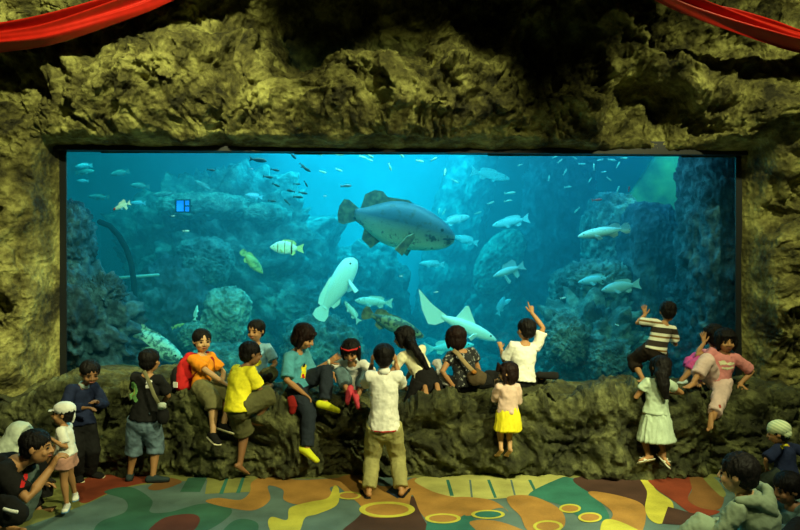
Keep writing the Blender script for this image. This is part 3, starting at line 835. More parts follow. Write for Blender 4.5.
for xx in (.26, .06, -.14):
    bd.ell((xx * L, 0, .01 * L), (.035 * L, .082 * L, (.20 if xx < .2 else .165) * L), n=14)
local('dark_bands', bd, FISHM['brown'], [o for o in COL.objects if o.get('label', '').startswith('white deep-bodied')][0])
fish(252, 262, 32, 8.6, -50, 'dull yellow oval fish tilted head down left of the banded fish', 'deep', 'yellow', yaw=20, tail='round', hf=.7)
fish(374, 302, 38, 8.6, 176, 'pale spotted fish swimming left just below the steep white fish', 'long', 'pale', tail='fork', hf=1.2)
fish(352, 312, 26, 8.4, 125, 'small pale fish tilted upward beside the spotted pale fish', 'long', 'pale', tail='fork', hf=1.1)
fish(393, 324, 66, 8.0, -22, 'mottled brown grouper with pale blotches above the boy in the white shirt', 'grouper', 'brown', 'fin_dark', tail='round', hf=.8)
fish(604, 232, 52, 8.2, 190, 'white spotted pufferfish with a dark belly in front of the right rock pillar', 'long', 'puffer', tail='round', hf=1.0, yaw=5)
fish(621, 287, 40, 8.2, 190, 'greenish grey round-headed fish right of the knobbly reef', 'deep', 'blue', tail='fork', hf=.62)
fish(596, 280, 36, 8.8, 188, 'grey-blue fish half behind the greenish round-headed fish', 'deep', 'blue', tail='fork', hf=.55)
fish(681, 268, 24, 8.4, -70, 'small pale blue angular fish beside the dark pillar on the right', 'deep', 'silver', tail='fork', hf=.7)
fish(490, 175, 40, 11.0, -12, 'hazy pale fish high right of centre', 'long', 'pale', hf=1.2)
fish(455, 220, 30, 10.0, 14, 'hazy pale fish just right of the giant grouper head', 'long', 'pale', hf=1.3)
fish(511, 222, 38, 10.0, 192, 'pale fish swimming left midway between the grouper and the right pillar', 'long', 'pale', hf=1.2)
fish(466, 240, 26, 10.5, 165, 'faint pale fish beneath the two hazy fish right of the grouper', 'deep', 'pale', hf=.6)
fish(432, 264, 26, 10.5, 178, 'faint pale fish below the giant grouper chin', 'deep', 'pale', hf=.5)
fish(509, 271, 34, 8.8, 200, 'ragged striped fish with trailing fins right of centre', 'deep', 'blue', tail='fork', hf=.5, dorsal=.2, pect=2.5)
fish(501, 306, 20, 10.0, 70, 'small dull fish turned nose up above the pointing boy', 'deep', 'blue', hf=.7)
fish(449, 347, 50, 9.4, 5, 'faint pale fish low behind the girl in the dark dress', 'long', 'pale', hf=1.0)
fish(505, 303, 14, 10.0, 30, 'tiny pale fish right of the small dull fish', 'deep', 'pale', hf=.7)
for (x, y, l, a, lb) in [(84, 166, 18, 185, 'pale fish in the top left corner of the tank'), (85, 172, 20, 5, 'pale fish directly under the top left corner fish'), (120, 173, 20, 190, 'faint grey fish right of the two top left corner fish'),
                         (83, 181, 12, 180, 'smallest pale fish in the top left cluster'), (99, 197, 22, 178, 'pale green fish left of the white and red reflection'), (140, 186, 20, 175, 'faint fish above the white and red reflection'),
                         (138, 203, 16, 180, 'faint fish right of the white and red reflection'), (165, 194, 24, 185, 'faint elongated fish left of the blue viewing port'), (204, 186, 22, 150, 'hazy rounded fish above the massive left reef'), (254, 196, 18, 170, 'hazy bluish fish on top of the left reef')]:
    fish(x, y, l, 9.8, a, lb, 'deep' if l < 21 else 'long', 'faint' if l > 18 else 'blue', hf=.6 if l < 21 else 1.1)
fish(88, 231, 16, 8.2, 80, 'small olive yellow fish against the left coral column', 'deep', 'yellow', hf=.5)
fish(196, 313, 16, 8.6, 80, 'thin pale fish upright left of the speckled boulder', 'long', 'pale')
fish(178, 326, 14, 8.6, 20, 'small yellow-green fish near the dark reef block', 'long', 'yellow')
w = fish(122, 206, 20, 7.5, 200, 'tiny bright white reflection with a red end, shaped as a fish, at the upper left', 'long', 'white', yaw=10, dorsal=.2, hf=1.1)  # fish shape modelled in place of a small white and red reflection
q = MB(); L = 20 / F * 7.5; q.ell((.40 * L, 0, 0), (.12 * L, .06 * L, .06 * L)); local('red_end', q, FISHM['red'], w)

def little(mat):
    mb = MB(); L = 1.0
    b_ = body_mb('long', L); mb.add(b_.V, b_.F)
    fplate(mb, [(-.30, 0, .03), (-.5, 0, .12), (-.45, 0, 0), (-.5, 0, -.12), (-.30, 0, -.03)], .008)
    me = mb.mesh(); me.materials.append(FISHM[mat]); return me
LM = {k: little(k) for k in ('dark', 'bright', 'silver', 'white', 'red')}
LITTLE = [
 ('dark', 8.4, 'small dark fish of the school left of the grouper', 'school of small dark fish', [(258, 160, 19, -8), (211, 170, 10, -10), (293, 156, 10, -45), (306, 169, 12, -30), (303, 166, 10, -40), (275, 170, 10, -10), (268, 177, 11, -8), (276, 185, 9, -25), (291, 191, 10, -12), (303, 193, 10, -10), (298, 197, 11, -5), (297, 184, 8, 0), (287, 202, 9, -45), (306, 184, 8, -60), (272, 201, 9, -5)]),
 ('bright', 8.6, 'small yellowish fish under the water line', 'small yellow fish under the surface', [(340, 155, 8, 0), (363, 157, 9, -20), (370, 156, 9, -30), (401, 155, 9, -40), (420, 161, 9, -10), (434, 159, 8, 30), (339, 170, 8, -20), (319, 154, 8, -30), (390, 167, 9, 110), (323, 172, 8, -15), (370, 160, 7, -20), (445, 172, 8, 80), (407, 152, 7, 60)]),
 ('silver', 9.4, 'small silvery fish high right of centre', 'small silvery fish at the upper right', [(455, 181, 9, -30), (510, 193, 12, 5), (491, 203, 8, 20), (508, 201, 9, 10), (565, 172, 8, 60), (560, 161, 7, 40), (582, 164, 8, 0), (594, 167, 8, 90), (600, 160, 7, 10), (609, 179, 7, -40), (568, 187, 8, 5), (549, 178, 7, 80), (577, 210, 9, 45), (612, 160, 9, -10), (618, 165, 8, 60), (555, 157, 6, 20), (575, 158, 6, -30), (604, 172, 6, 10), (590, 180, 6, 60), (478, 213, 8, 20), (444, 212, 8, 60), (520, 165, 6, 20), (624, 158, 7, 0), (618, 189, 7, 70), (439, 211, 7, 80)]),
 ('white', 7.9, 'tiny pale fish speck near the rocks', 'tiny pale fish by the rocks', [(173, 216, 4, 0), (186, 231, 8, 0), (325, 196, 4, 0), (346, 186, 12, 2), (251, 169, 5, 0), (401, 276, 4, 0), (617, 325, 5, -20), (700, 210, 5, 20), (707, 219, 6, -60), (701, 251, 5, -60), (436, 292, 5, 10), (563, 298, 7, 10), (611, 346, 8, -20)]),
 ('red', 8.6, 'small orange-red fish at the upper right', 'small reddish fish at the right', [(629, 189, 6, 85), (597, 200, 11, 3), (690, 194, 5, 90)]),
]
for (mat, Y, lb, gp, L_) in LITTLE:
    rr = random.Random(3); order = sorted(range(len(L_)), key=lambda i: L_[i][0]); n_ = len(L_)
    ORD = ['leftmost', 'second from the left', 'third from the left', 'fourth from the left', 'fifth from the left', 'sixth from the left', 'seventh from the left', 'eighth from the left', 'ninth from the left', 'tenth from the left', 'eleventh from the left', 'twelfth from the left', 'thirteenth from the left']
    ORR = ['rightmost'] + [o_.replace('left', 'right') for o_ in ORD[1:]]
    rank = {}
    for r_i, i_ in enumerate(order): rank[i_] = ORD[r_i] if r_i < (n_ + 1) // 2 else ORR[n_ - 1 - r_i]
    for k_, (x, y, l, a) in enumerate(L_):
        o = bpy.data.objects.new('small_fish', LM[mat]); COL.objects.link(o)
        Yk = Y + rr.uniform(-.3, .3)
        place(o, P(x, y, Yk), a + (180 if rr.random() < .3 else 0), rr.uniform(-15, 15))
        s = l / F * Yk * 0.95; o.scale = (s, s * 1.3, s * 1.3)
        tag(o, lb + ', ' + rank[k_], 'fish', gp)
# ------------------------------------------------------------------ people
SKIN = {k: plain('skin_' + k, c, 0.55, bump=0.06, bscale=50, var=0.06) for k, c in {'tan': (0.42, 0.21, 0.085), 'light': (0.52, 0.30, 0.14), 'deep': (0.24, 0.115, 0.05)}.items()}
HAIR = plain('black_hair', (0.005, 0.004, 0.004), 0.6, bump=0.5, bscale=90, var=0.3, spec=0.15)
HAIRB = plain('dark_brown_hair', (0.012, 0.005, 0.004), 0.6, bump=0.5, bscale=90, var=0.3, spec=0.15)
EYE = plain('eye', (0.012, 0.008, 0.006), 0.15)
LIP = plain('lips', (0.30, 0.09, 0.06), 0.5)
VEC = Vector

def ik(S, T, l1, l2, hint):
    d = T - S; L = d.length; mx = (l1 + l2) * 0.998
    if L > mx: T = S + d * (mx / L); d = T - S; L = mx
    if L < abs(l1 - l2) + .02: L = abs(l1 - l2) + .02; T = S + d.normalized() * L; d = T - S
    n = d.normalized()
    a = (l1 * l1 - l2 * l2 + L * L) / (2 * L); h = math.sqrt(max(0, l1 * l1 - a * a))
    hint = VEC(hint); hp = hint - n * hint.dot(n)
    if hp.length < 1e-4: hp = n.orthogonal()
    return S + n * a + hp.normalized() * h, T

def hand_shapes(pal, fin, W, hd, pn, H, mode, mirror):
    """palm goes into pal (fused with the arm), the five fingers into fin"""
    hd = hd.normalized(); pn = (pn - hd * pn.dot(hd))
    if pn.length < 1e-3: pn = hd.orthogonal()
    pn.normalize(); ac = hd.cross(pn).normalized() * mirror      # towards the thumb
    pl = .050 * H
    pal.loft([W - hd * .01 * H, W + hd * pl * .5, W + hd * pl], [(.015 * H, .012 * H), (.021 * H, .011 * H), (.020 * H, .009 * H)], side=ac, n=10)
    curl = {'flat': .12, 'relaxed': .5, 'fist': 1.5, 'point': 1.5, 'grip': 1.0, 'spread': .08}[mode]
    spread = {'flat': .12, 'spread': .28}.get(mode, .06)
    for k, (u, ln) in enumerate([(1.0, .046), (.34, .052), (-.34, .048), (-1.0, .038)]):
        c = .1 if (mode == 'point' and k == 0) else curl
        b = W + hd * pl * .92 + ac * u * .0145 * H
        d = (hd + ac * u * spread).normalized()
        pts = [b - d * .008 * H, b]; dd = d
        for j in range(3):
            dd = (Quaternion(pn.cross(d).normalized(), -c * (.55, .75, .5)[j]) @ dd)
            pts.append(pts[-1] + dd * ln * H * (.42, .32, .26)[j])
        r = .0062 * H
        fin.loft(pts, [r, r, r * .97, r * .9, r * .78], n=7)
    b = W + hd * pl * .25 + ac * .014 * H
    d = (hd * .75 + ac * (.9 if mode in ('spread', 'flat') else .55) - pn * (.0 if mode in ('spread', 'flat') else -.3)).normalized()
    d2 = (d + hd * .5).normalized()
    fin.loft([b, b + d * .022 * H, b + d * .022 * H + d2 * .018 * H, b + d * .022 * H + d2 * .030 * H], [.0085 * H, .0078 * H, .007 * H, .0055 * H], n=7)

def person(label, H, pelvis, neck, head, front, look, arms, legs, skin='tan', hair='short', hairmat=None, shirt=None, bottom=None, shoes=None, adult=False, bend=0.0,
           tilt=0.0, cat='child', group=None, locks=None, hatch=None, hands=('relaxed', 'relaxed'), palm=(None, None), hd=(None, None), toes=(None, None), hs=None, dress=None, hairvol=1.0):
    """arms / legs: for viewer-independent right then left: (target, hint)"""
    pelvis, neck, head = VEC(pelvis), VEC(neck), VEC(head)
    hs = hs or (.135 * H if adult else (.162 + max(0, 1.25 - H) * .08) * H)
    base = VEC((pelvis.x, pelvis.y, 0.0)) if min(l[0][2] for l in legs) < .2 else VEC((pelvis.x, pelvis.y, pelvis.z - .09 * H))
    root = empty('person', base, label, cat, group)
    up = (neck - pelvis).normalized(); fr = VEC(front); fr = (fr - up * fr.dot(up)).normalized(); rt = fr.cross(up).normalized()
    lk = VEC(look).normalized(); hr = lk.cross(VEC((0, 0, 1)))
    hr = hr.normalized() if hr.length > 1e-3 else rt
    hr = Quaternion(lk, math.radians(tilt)) @ hr
    hu = hr.cross(lk).normalized(); HR = Matrix((hr, lk, hu)).transposed()
    hp = lambda r, f, u: head + hr * (r * hs) + lk * (f * hs) + hu * (u * hs)
    tl = (neck - pelvis).length
    sp = lambda t: pelvis.lerp(neck, t) - fr * (bend * math.sin(math.pi * min(t, 1)) * H)
    B = MB(); Fg = MB()
    # torso
    B.loft([sp(-.10), sp(0), sp(.25), sp(.5), sp(.75), sp(.92)], [(.060 * H, .052 * H), (.076 * H, .060 * H), (.068 * H, .054 * H), (.070 * H, .055 * H), (.082 * H, .056 * H), (.060 * H, .042 * H)], side=rt, n=16)
    B.loft([sp(.9), sp(1.0), neck.lerp(head - hu * .30 * hs, .6), head - hu * .25 * hs - lk * .05 * hs], [.036 * H, .029 * H, .026 * H, .028 * H], n=12)
    # head with face
    B.ell(hp(0, -.04, .10), (.375 * hs, .45 * hs, .40 * hs), HR, 20, 14)
    B.ell(hp(0, .08, -.16), (.295 * hs, .33 * hs, .34 * hs), HR, 18, 12)
    B.ell(hp(0, .17, -.36), (.13 * hs, .14 * hs, .10 * hs), HR)
    B.loft([hp(0, .40, .04), hp(0, .46, -.09), hp(0, .475, -.13)], [.035 * hs, .05 * hs, .055 * hs], n=8)
    for s in (-1, 1):
        B.ell(hp(s * .075, .425, -.14), (.04 * hs, .04 * hs, .035 * hs), HR)
        B.ell(hp(s * .385, -.02, -.03), (.035 * hs, .085 * hs, .115 * hs), HR)
        B.ell(hp(s * .17, .29, -.15), (.12 * hs, .10 * hs, .11 * hs), HR)
    # limbs
    shw = .094 * H
    J = {}
    for k, s in ((0, 1), (1, -1)):
        Sh = sp(.90) + rt * s * shw
        E, W = ik(Sh, VEC(arms[k][0]), .165 * H, .145 * H, arms[k][1])
        J['S', k], J['E', k], J['W', k] = Sh, E, W
        B.loft([sp(.88) + rt * s * shw * .45, Sh, Sh.lerp(E, .5), E, E.lerp(W, .35), W], [.033 * H, .029 * H, .0255 * H, .0215 * H, .0225 * H, .0150 * H], n=10)
        fa = (W - E).normalized()
        d = VEC(hd[k]) if hd[k] is not None else fa
        pn = VEC(palm[k]) if palm[k] is not None else (fr * .2 + VEC((0, 0, -1)))
        hand_shapes(B, Fg, W, d, pn, H, hands[k], s * 1.0)
        Hp = pelvis + rt * s * .046 * H - up * .01 * H
        K, A = ik(Hp, VEC(legs[k][0]), .235 * H, .225 * H, legs[k][1])
        J['H', k], J['K', k], J['A', k] = Hp, K, A
        B.loft([Hp, Hp.lerp(K, .45), K, K.lerp(A, .3), K.lerp(A, .75), A], [.054 * H, .048 * H, .034 * H, .036 * H, .024 * H, .021 * H], n=12)
        sh = (A - K).normalized()
        td = VEC(toes[k]) if toes[k] is not None else (fr - sh * fr.dot(sh) * .9)
        td.normalize(); J['T', k] = td
        dn = (sh - td * sh.dot(td)); dn = dn.normalized() if dn.length > .1 else VEC((0, 0, -1)); J['D', k] = dn
        acr = td.cross(dn).normalized()
        a0 = A + dn * .022 * H
        B.loft([a0 - td * .025 * H, a0 + td * .02 * H, a0 + td * .065 * H + dn * .004 * H, a0 + td * .10 * H + dn * .006 * H], [(.020 * H, .018 * H), (.021 * H, .021 * H), (.025 * H, .015 * H), (.026 * H, .010 * H)], side=acr, n=10)
        if not shoes:
            for q in range(5):
                b0 = a0 + td * (.105 - abs(q - 1) * .004) * H + dn * .008 * H + acr * s * (-.020 + .010 * q) * H
                Fg.loft([b0, b0 + td * .014 * H], [(.0085 if q == 0 else .0058) * H] * 2, n=6)
    B.fused('body', SKIN[skin], root, voxel=.0065, smooth=2, extra=Fg)
    # face details
    for s in (-1, 1):
        MB().ell(hp(s * .155, .375, -.005), (.062 * hs, .035 * hs, .036 * hs), HR).build('eye', EYE, root)
        MB().loft([hp(s * .07, .405, .085), hp(s * .155, .40, .11), hp(s * .24, .36, .09)], [.016 * hs, .020 * hs, .012 * hs], n=6).build('eyebrow', HAIR, root)
    MB().loft([hp(-.10, .385, -.265), hp(0, .425, -.26), hp(.10, .385, -.265)], [.014 * hs, .034 * hs, .014 * hs], n=8).build('lips', LIP, root)
    # hair
    hm = hairmat or HAIR
    if hair:
        Hh = MB(); v = hairvol
        if hair == 'short':
            Hh.ell(hp(0, -.075, .185), (.415 * hs * v, .455 * hs, .375 * hs * v), HR, 20, 14)
            Hh.ell(hp(0, -.20, -.02), (.345 * hs, .31 * hs, .33 * hs), HR, 16, 12)
            for s in (-1, 1): Hh.loft([hp(s * .345, .06, .16), hp(s * .355, .05, .0)], [.06 * hs, .03 * hs], n=8)
        else:
            Hh.ell(hp(0, -.075, .18), (.45 * hs * v, .475 * hs, .40 * hs * v), HR, 20, 14)
            Hh.ell(hp(0, -.20, -.08), (.42 * hs * v, .33 * hs, .45 * hs), HR, 16, 12)
            Hh.loft([hp(-.26, .29, .29), hp(0, .37, .29), hp(.26, .29, .29)], [(.06 * hs, .09 * hs)] * 3, side=hu, n=8)
            for s in (-1, 1): Hh.loft([hp(s * .33, .10, .25), hp(s * .39, .10, -.05), hp(s * .36, .08, -.42)], [.13 * hs, .12 * hs, .06 * hs], n=10)
        if locks:
            Hh.loft([hp(0, -.25, .1)] + [VEC(q[0]) for q in locks], [(.34 * hs, .20 * hs)] + [q[1] for q in locks], side=hr, n=14)
        Hh.fused('hair', hm, root, voxel=.0065, smooth=1, wrinkle=.006, wscale=26, stretch=(1.6, 1.6, .35), seed=int(abs(head.x) * 91))
    # clothes
    if bottom and not bottom.get('skirt'):
        T_ = MB(); cov = bottom['cover']; e = bottom.get('ease', .010) * 1.0
        T_.loft([sp(-.12), sp(0), sp(.10)], [(.074 * H + e, .064 * H + e), (.082 * H + e, .068 * H + e), (.074 * H + e, .060 * H + e)], side=rt, n=16)
        for k in (0, 1):
            Hp, K, A = J['H', k], J['K', k], J['A', k]
            pts = [Hp, Hp.lerp(K, .5), K]; rd = [.060 * H + e, .054 * H + e, .042 * H + e * 1.2]
            if cov < 1: pts = [Hp, Hp.lerp(K, cov * .6), Hp.lerp(K, cov)]; rd = [.060 * H + e, .056 * H + e, .052 * H + e * 1.6]
            elif cov > 1:
                c = cov - 1
                for f in (.35, .7, 1): pts.append(K.lerp(A, f * c)); rd.append((.041 - .010 * f * c) * H + e * 1.3)
            T_.loft(pts, rd, n=14, caps='flat')
        bo = T_.fused(bottom.get('name', 'trousers'), bottom['mat'], root, voxel=.008, smooth=3, wrinkle=.006, wscale=10, seed=int(abs(pelvis.x) * 77))
        root['_b'] = bo.name
    if bottom and bottom.get('skirt'):
        T_ = MB(); ln = bottom['skirt']; dnv = VEC(bottom.get('dir', (0, 0, -1))).normalized(); w0 = pelvis + up * .02 * H; fl = bottom.get('flare', 1.5)
        T_.loft([w0, w0 + dnv * ln * .3, w0 + dnv * ln * .65, w0 + dnv * ln], [(.090 * H, .074 * H), (.112 * H, .090 * H), (.098 * H * (fl + 1) / 2, .085 * H * (fl + 1) / 2), (.090 * H * fl, .08 * H * fl)], side=rt, n=24, caps='flat')
        bo = T_.fused(bottom.get('name', 'skirt'), bottom['mat'], root, voxel=.008, smooth=2, wrinkle=.010, wscale=16, stretch=(1, 1, .15), seed=int(abs(pelvis.x) * 77))
    if shirt:
        T_ = MB(); e = shirt.get('ease', .010); hem = shirt.get('hem', -.08); slv = shirt['sleeve']
        T_.loft([sp(hem), sp(hem * .4 + .05), sp(.3), sp(.55), sp(.76), sp(.92)], [(.094 * H + e * 1.3, .078 * H + e * 1.3), (.091 * H + e, .076 * H + e), (.076 * H + e, .062 * H + e), (.078 * H + e, .062 * H + e), (.083 * H + e * .8, .060 * H + e * .8), (.062 * H + e * .5, .044 * H + e * .5)], side=rt, n=20, caps='flat')
        T_.loft([sp(.86), sp(.985)], [(.060 * H, .046 * H), (.036 * H, .034 * H)], side=rt, n=14, caps='flat')
        for k, s in ((0, 1), (1, -1)):
            Sh, E, W = J['S', k], J['E', k], J['W', k]
            st = sp(.87) + rt * s * shw * .35
            if slv <= 1: pts = [st, Sh, Sh.lerp(E, slv * .55), Sh.lerp(E, slv)]; rd = [.040 * H, .032 * H + e * .6, .029 * H + e * .8, .029 * H + e * 1.2]
            else: pts = [st, Sh, Sh.lerp(E, .5), E, E.lerp(W, (slv - 1) * .5), E.lerp(W, slv - 1)]; rd = [.040 * H, .032 * H + e * .6, .028 * H + e * .7, .026 * H + e * .7, .024 * H + e * .6, .019 * H + e * .7]
            T_.loft(pts, rd, n=14, caps='flat')
        so = T_.fused(shirt.get('name', 'shirt'), shirt['mat'], root, voxel=.008, smooth=3, wrinkle=.0065, wscale=9, seed=int(abs(neck.x) * 55))
        root['_s'] = so.name
        if shirt.get('collar'):
            MB().loft([sp(.955), sp(1.06)], [(.046 * H, .044 * H), (.036 * H, .035 * H)], side=rt, n=16, caps='flat').build('collar', shirt['collar'], root)
    if shoes:
        for k, s in ((0, 1), (1, -1)):
            A, td, dn = J['A', k], J['T', k], J['D', k]; acr = td.cross(dn).normalized(); a0 = A + dn * .024 * H
            S_ = MB()
            if shoes.get('sandal'):
                S_.loft([a0 - td * .035 * H + dn * .022 * H, a0 + td * .05 * H + dn * .022 * H, a0 + td * .125 * H + dn * .020 * H], [(.022 * H, .007 * H), (.025 * H, .007 * H), (.027 * H, .006 * H)], side=acr, n=12)
                for (f1, f2) in ((.055, .085), (.075, .05)):
                    S_.loft([a0 + td * f1 * H + acr * .028 * H + dn * .018 * H, a0 + td * f2 * H - dn * .020 * H, a0 + td * f1 * H - acr * .028 * H + dn * .018 * H], [.006 * H] * 3, n=6)
                S_.build('sandal', shoes['mat'], root)
            else:
                S_.loft([a0 - td * .030 * H, a0 + td * .015 * H - dn * .004 * H, a0 + td * .065 * H + dn * .002 * H, a0 + td * .108 * H + dn * .006 * H], [(.027 * H, .027 * H), (.028 * H, .029 * H), (.031 * H, .021 * H), (.030 * H, .017 * H)], side=acr, n=14)
                so_ = S_.build('shoe', shoes['mat'], root)
                if shoes.get('sole'):
                    MB().loft([a0 - td * .034 * H + dn * .020 * H, a0 + td * .05 * H + dn * .022 * H, a0 + td * .115 * H + dn * .020 * H], [(.028 * H, .008 * H), (.031 * H, .008 * H), (.031 * H, .007 * H)], side=acr, n=14).build('sole', shoes['sole'], so_)
    return dict(root=root, J=J, sp=sp, up=up, fr=fr, rt=rt, hp=hp, HR=HR, hs=hs, H=H, hu=hu, lk=lk, hr=hr, head=head)

def world_bvh(o):
    off = VEC((0, 0, 0)); p = o
    while p is not None: off += p.location; p = p.parent
    me = o.data
    return BVHTree.FromPolygons([tuple(v.co + off) for v in me.vertices], [tuple(f.vertices) for f in me.polygons])

def part(pd, key): return bpy.data.objects[pd['root'][key]]

def print_on(obj, name, center, out, up, shapes, lift=.004, cell=.006):
    """flat printed motif laid on a curved cloth; shapes: list of (material, [polygon points in metres])"""
    out = VEC(out).normalized(); up = VEC(up); up = (up - out * up.dot(out)).normalized(); rt = up.cross(out).normalized()
    bv = world_bvh(obj); res = []
    for mat, poly in shapes:
        xs = [p[0] for p in poly]; ys = [p[1] for p in poly]
        V = []; Fc = []; cache = {}
        def vert(i, j):
            if (i, j) not in cache:
                o_ = VEC(center) + rt * (i * cell) + up * (j * cell)
                h = bv.ray_cast(o_ + out * .35, -out)
                p = (h[0] if h[0] is not None and h[3] < .6 else o_)
                cache[i, j] = len(V); V.append(p + out * lift)
            return cache[i, j]
        for i in range(int(min(xs) / cell) - 1, int(max(xs) / cell) + 2):
            for j in range(int(min(ys) / cell) - 1, int(max(ys) / cell) + 2):
                x = (i + .5) * cell; y = (j + .5) * cell; ins = False; n = len(poly)
                for a in range(n):
                    (x1, y1), (x2, y2) = poly[a], poly[(a + 1) % n]
                    if (y1 > y) != (y2 > y) and x < (x2 - x1) * (y - y1) / (y2 - y1) + x1: ins = not ins
                if ins: Fc.append((vert(i, j), vert(i + 1, j), vert(i + 1, j + 1), vert(i, j + 1)))
        if Fc:
            res.append(link(name, raw_mesh(np.array([list(v) for v in V]), Fc), mat, obj))
        lift += .001
    return res

def strap(root, pts, w, mat, name='strap', th=.004, side=None):
    MB().loft(pts, [(w, th)] * len(pts), n=8, side=side, caps='flat').build(name, mat, root)

def stripes(name, axis, period, cols, off=0.0):
    m, nt, b = new_mat(name)
    tc = N(nt, 'ShaderNodeTexCoord'); dp = N(nt, 'ShaderNodeVectorMath', operation='DOT_PRODUCT'); dp.inputs[1].default_value = tuple(VEC(axis).normalized() / period)
    nt.links.new(tc.outputs['Object'], dp.inputs[0])
    a = N(nt, 'ShaderNodeMath', operation='ADD'); a.inputs[1].default_value = 50 + off; nt.links.new(dp.outputs['Value'], a.inputs[0])
    f = N(nt, 'ShaderNodeMath', operation='FRACT'); nt.links.new(a.outputs[0], f.inputs[0])
    r = nt.nodes.new('ShaderNodeValToRGB'); r.color_ramp.interpolation = 'CONSTANT'; el = r.color_ramp.elements
    while len(el) < len(cols): el.new(.5)
    for e_, (p, c) in zip(el, cols): e_.position = p; e_.color = tuple(c) + (1,)
    nt.links.new(f.outputs[0], r.inputs[0]); nt.links.new(r.outputs[0], b.inputs['Base Color']); b.inputs['Roughness'].default_value = .9
    return m

def patterned(name, base, spots, scale, thr=.55):
    m, nt, b = new_mat(name)
    tc = N(nt, 'ShaderNodeTexCoord'); v = N(nt, 'ShaderNodeTexNoise', Scale=scale, Detail=2.0); nt.links.new(tc.outputs['Object'], v.inputs['Vector'])
    nt.links.new(ramp(nt, v.outputs[0], [(thr - .02, base), (thr + .02, spots)]), b.inputs['Base Color']); b.inputs['Roughness'].default_value = .9
    return m

C_ = dict(white=(0.80, 0.80, 0.74), black=(0.012, 0.012, 0.012), orange=(0.80, 0.26, 0.015), yellow=(0.85, 0.76, 0.03), teal=(0.08, 0.34, 0.44), sky=(0.24, 0.50, 0.68), navy=(0.012, 0.018, 0.05),
          jean=(0.13, 0.20, 0.26), djean=(0.020, 0.028, 0.040), khaki=(0.34, 0.32, 0.13), olive=(0.095, 0.095, 0.040), pink=(0.66, 0.24, 0.25), palepink=(0.72, 0.52, 0.50), cream=(0.78, 0.74, 0.50),
          magenta=(0.66, 0.09, 0.34), mint=(0.40, 0.50, 0.38), red=(0.55, 0.02, 0.02), brown=(0.10, 0.05, 0.025), sage=(0.27, 0.34, 0.23), lime=(0.75, 0.80, 0.03), tanc=(0.35, 0.26, 0.13), grey=(0.25, 0.25, 0.24))
M_ = {k: cloth(v) for k, v in C_.items()}
def Z(p, dz=0): return VEC((p[0], p[1], p[2] + dz))

# --- 1 boy in the white polo shirt, standing with his back to us
Y = 5.75
p11 = person('boy in white polo shirt and khaki trousers standing at the centre, back turned', 1.26, P(384, 424, Y), P(384, 371, Y), P(384, 357, Y + .01), (0, 1, 0), (0.02, 1, .05),
  [(P(396, 364, Y + .24), (.25, .1, -1)), (P(372, 364, Y + .24), (-.25, .1, -1))], [(on_floor(401, 496, 1.26), (.05, 1, 0)), (on_floor(369, 497, 1.26), (-.05, 1, 0))], hands=('grip', 'grip'),
  shirt=dict(mat=M_['white'], sleeve=.80, ease=.014, hem=-.10, collar=M_['white'], name='polo_shirt'), bottom=dict(mat=M_['khaki'], cover=1.95, ease=.013), shoes=dict(sandal=1, mat=M_['black']),
  hd=((0, .3, 1), (0, .3, 1)), palm=((-1, 0, 0), (1, 0, 0)), toes=((.25, 1, 0), (-.25, 1, 0)))
hem = part(p11, '_s')
print_on(hem, 'red_trim', p11['sp'](-.085), (0, -1, 0), (0, 0, 1), [(M_['red'], [(-.10, -.003), (.10, -.003), (.10, .009), (-.10, .009)])])
tr_ = part(p11, '_b')
for s in (-1, 1):
    print_on(tr_, 'back_pocket', p11['sp'](-.20) + VEC((s * .055, 0, -.01)), (0, -1, 0), (0, 0, 1), [(cloth((.26, .25, .09)), [(-.033, -.035), (.033, -.035), (.033, .03), (-.033, .03)])])
cm = MB().box(P(384, 358, Y + .30), (.05, .015, .03)).build('pocket_camera', M_['black'], None, False)
lens = MB().loft([P(384, 358, Y + .315), P(384, 358, Y + .345)], [.02, .018], n=14, caps='flat').build('lens', EYE, cm)
tag(cm, 'small black camera held up by the boy in the white polo shirt', 'camera')

# --- 2 boy in the black shirt and denim shorts
Y = 6.02
p5 = person('boy in black T-shirt with green print and denim shorts facing the ledge at the left', 1.14, P(144, 418, Y), P(148, 374, Y), P(150, 361, Y + .01), (.15, 1, 0), (.3, 1, .1),
  [(P(163, 402, Y + .2), (1, -.4, -.3)), (P(139, 404, Y + .24), (-1, -.3, -.2))], [(on_floor(153, 482, 1.14), (.1, 1, 0)), (on_floor(130, 480, 1.14), (0, 1, 0))], skin='tan',
  shirt=dict(mat=M_['black'], sleeve=.75, ease=.018, hem=-.02, name='t_shirt'), bottom=dict(mat=plain('denim', C_['jean'], .9, bump=.3, var=.45, bscale=30), cover=1.28, ease=.022, name='denim_shorts'), shoes=dict(mat=cloth((.03, .05, .055)), sole=M_['black']),
  toes=((1, .15, 0), (-.3, 1, 0)))
so = part(p5, '_s')
gr = cloth((.22, .50, .16)); wt = M_['white']
print_on(so, 'green_print', P(137, 391, Y), (0, -1, 0), (0, 0, 1), [(gr, [(-.05, .07), (-.02, .085), (.02, .06), (.035, .01), (.02, -.03), (.045, -.06), (.02, -.085), (-.02, -.05), (-.055, -.075), (-.06, -.03), (-.035, 0), (-.06, .03)]),
   (cloth((.6, .6, .15)), [(-.02, .04), (.0, .03), (.005, -.02), (-.02, -.03)]), (M_['orange'], [(-.045, -.035), (-.02, -.03), (-.03, -.055)])])
print_on(so, 'white_number', P(152, 383, Y), (0, -1, 0), (0, 0, 1), [(wt, [(-.022, .035), (.018, .035), (.024, .02), (.012, .004), (.026, -.012), (.018, -.03), (-.02, -.03), (-.026, -.014), (-.012, .003), (-.026, .018)])])
bag = empty('camera_bag', P(163, 415, Y - .12), 'black camera bag hanging at the hip of the boy in the black T-shirt', 'camera bag')
MB().ell(P(163, 416, Y - .1), (.055, .045, .075), n=14).build('pouch', M_['black'], bag)
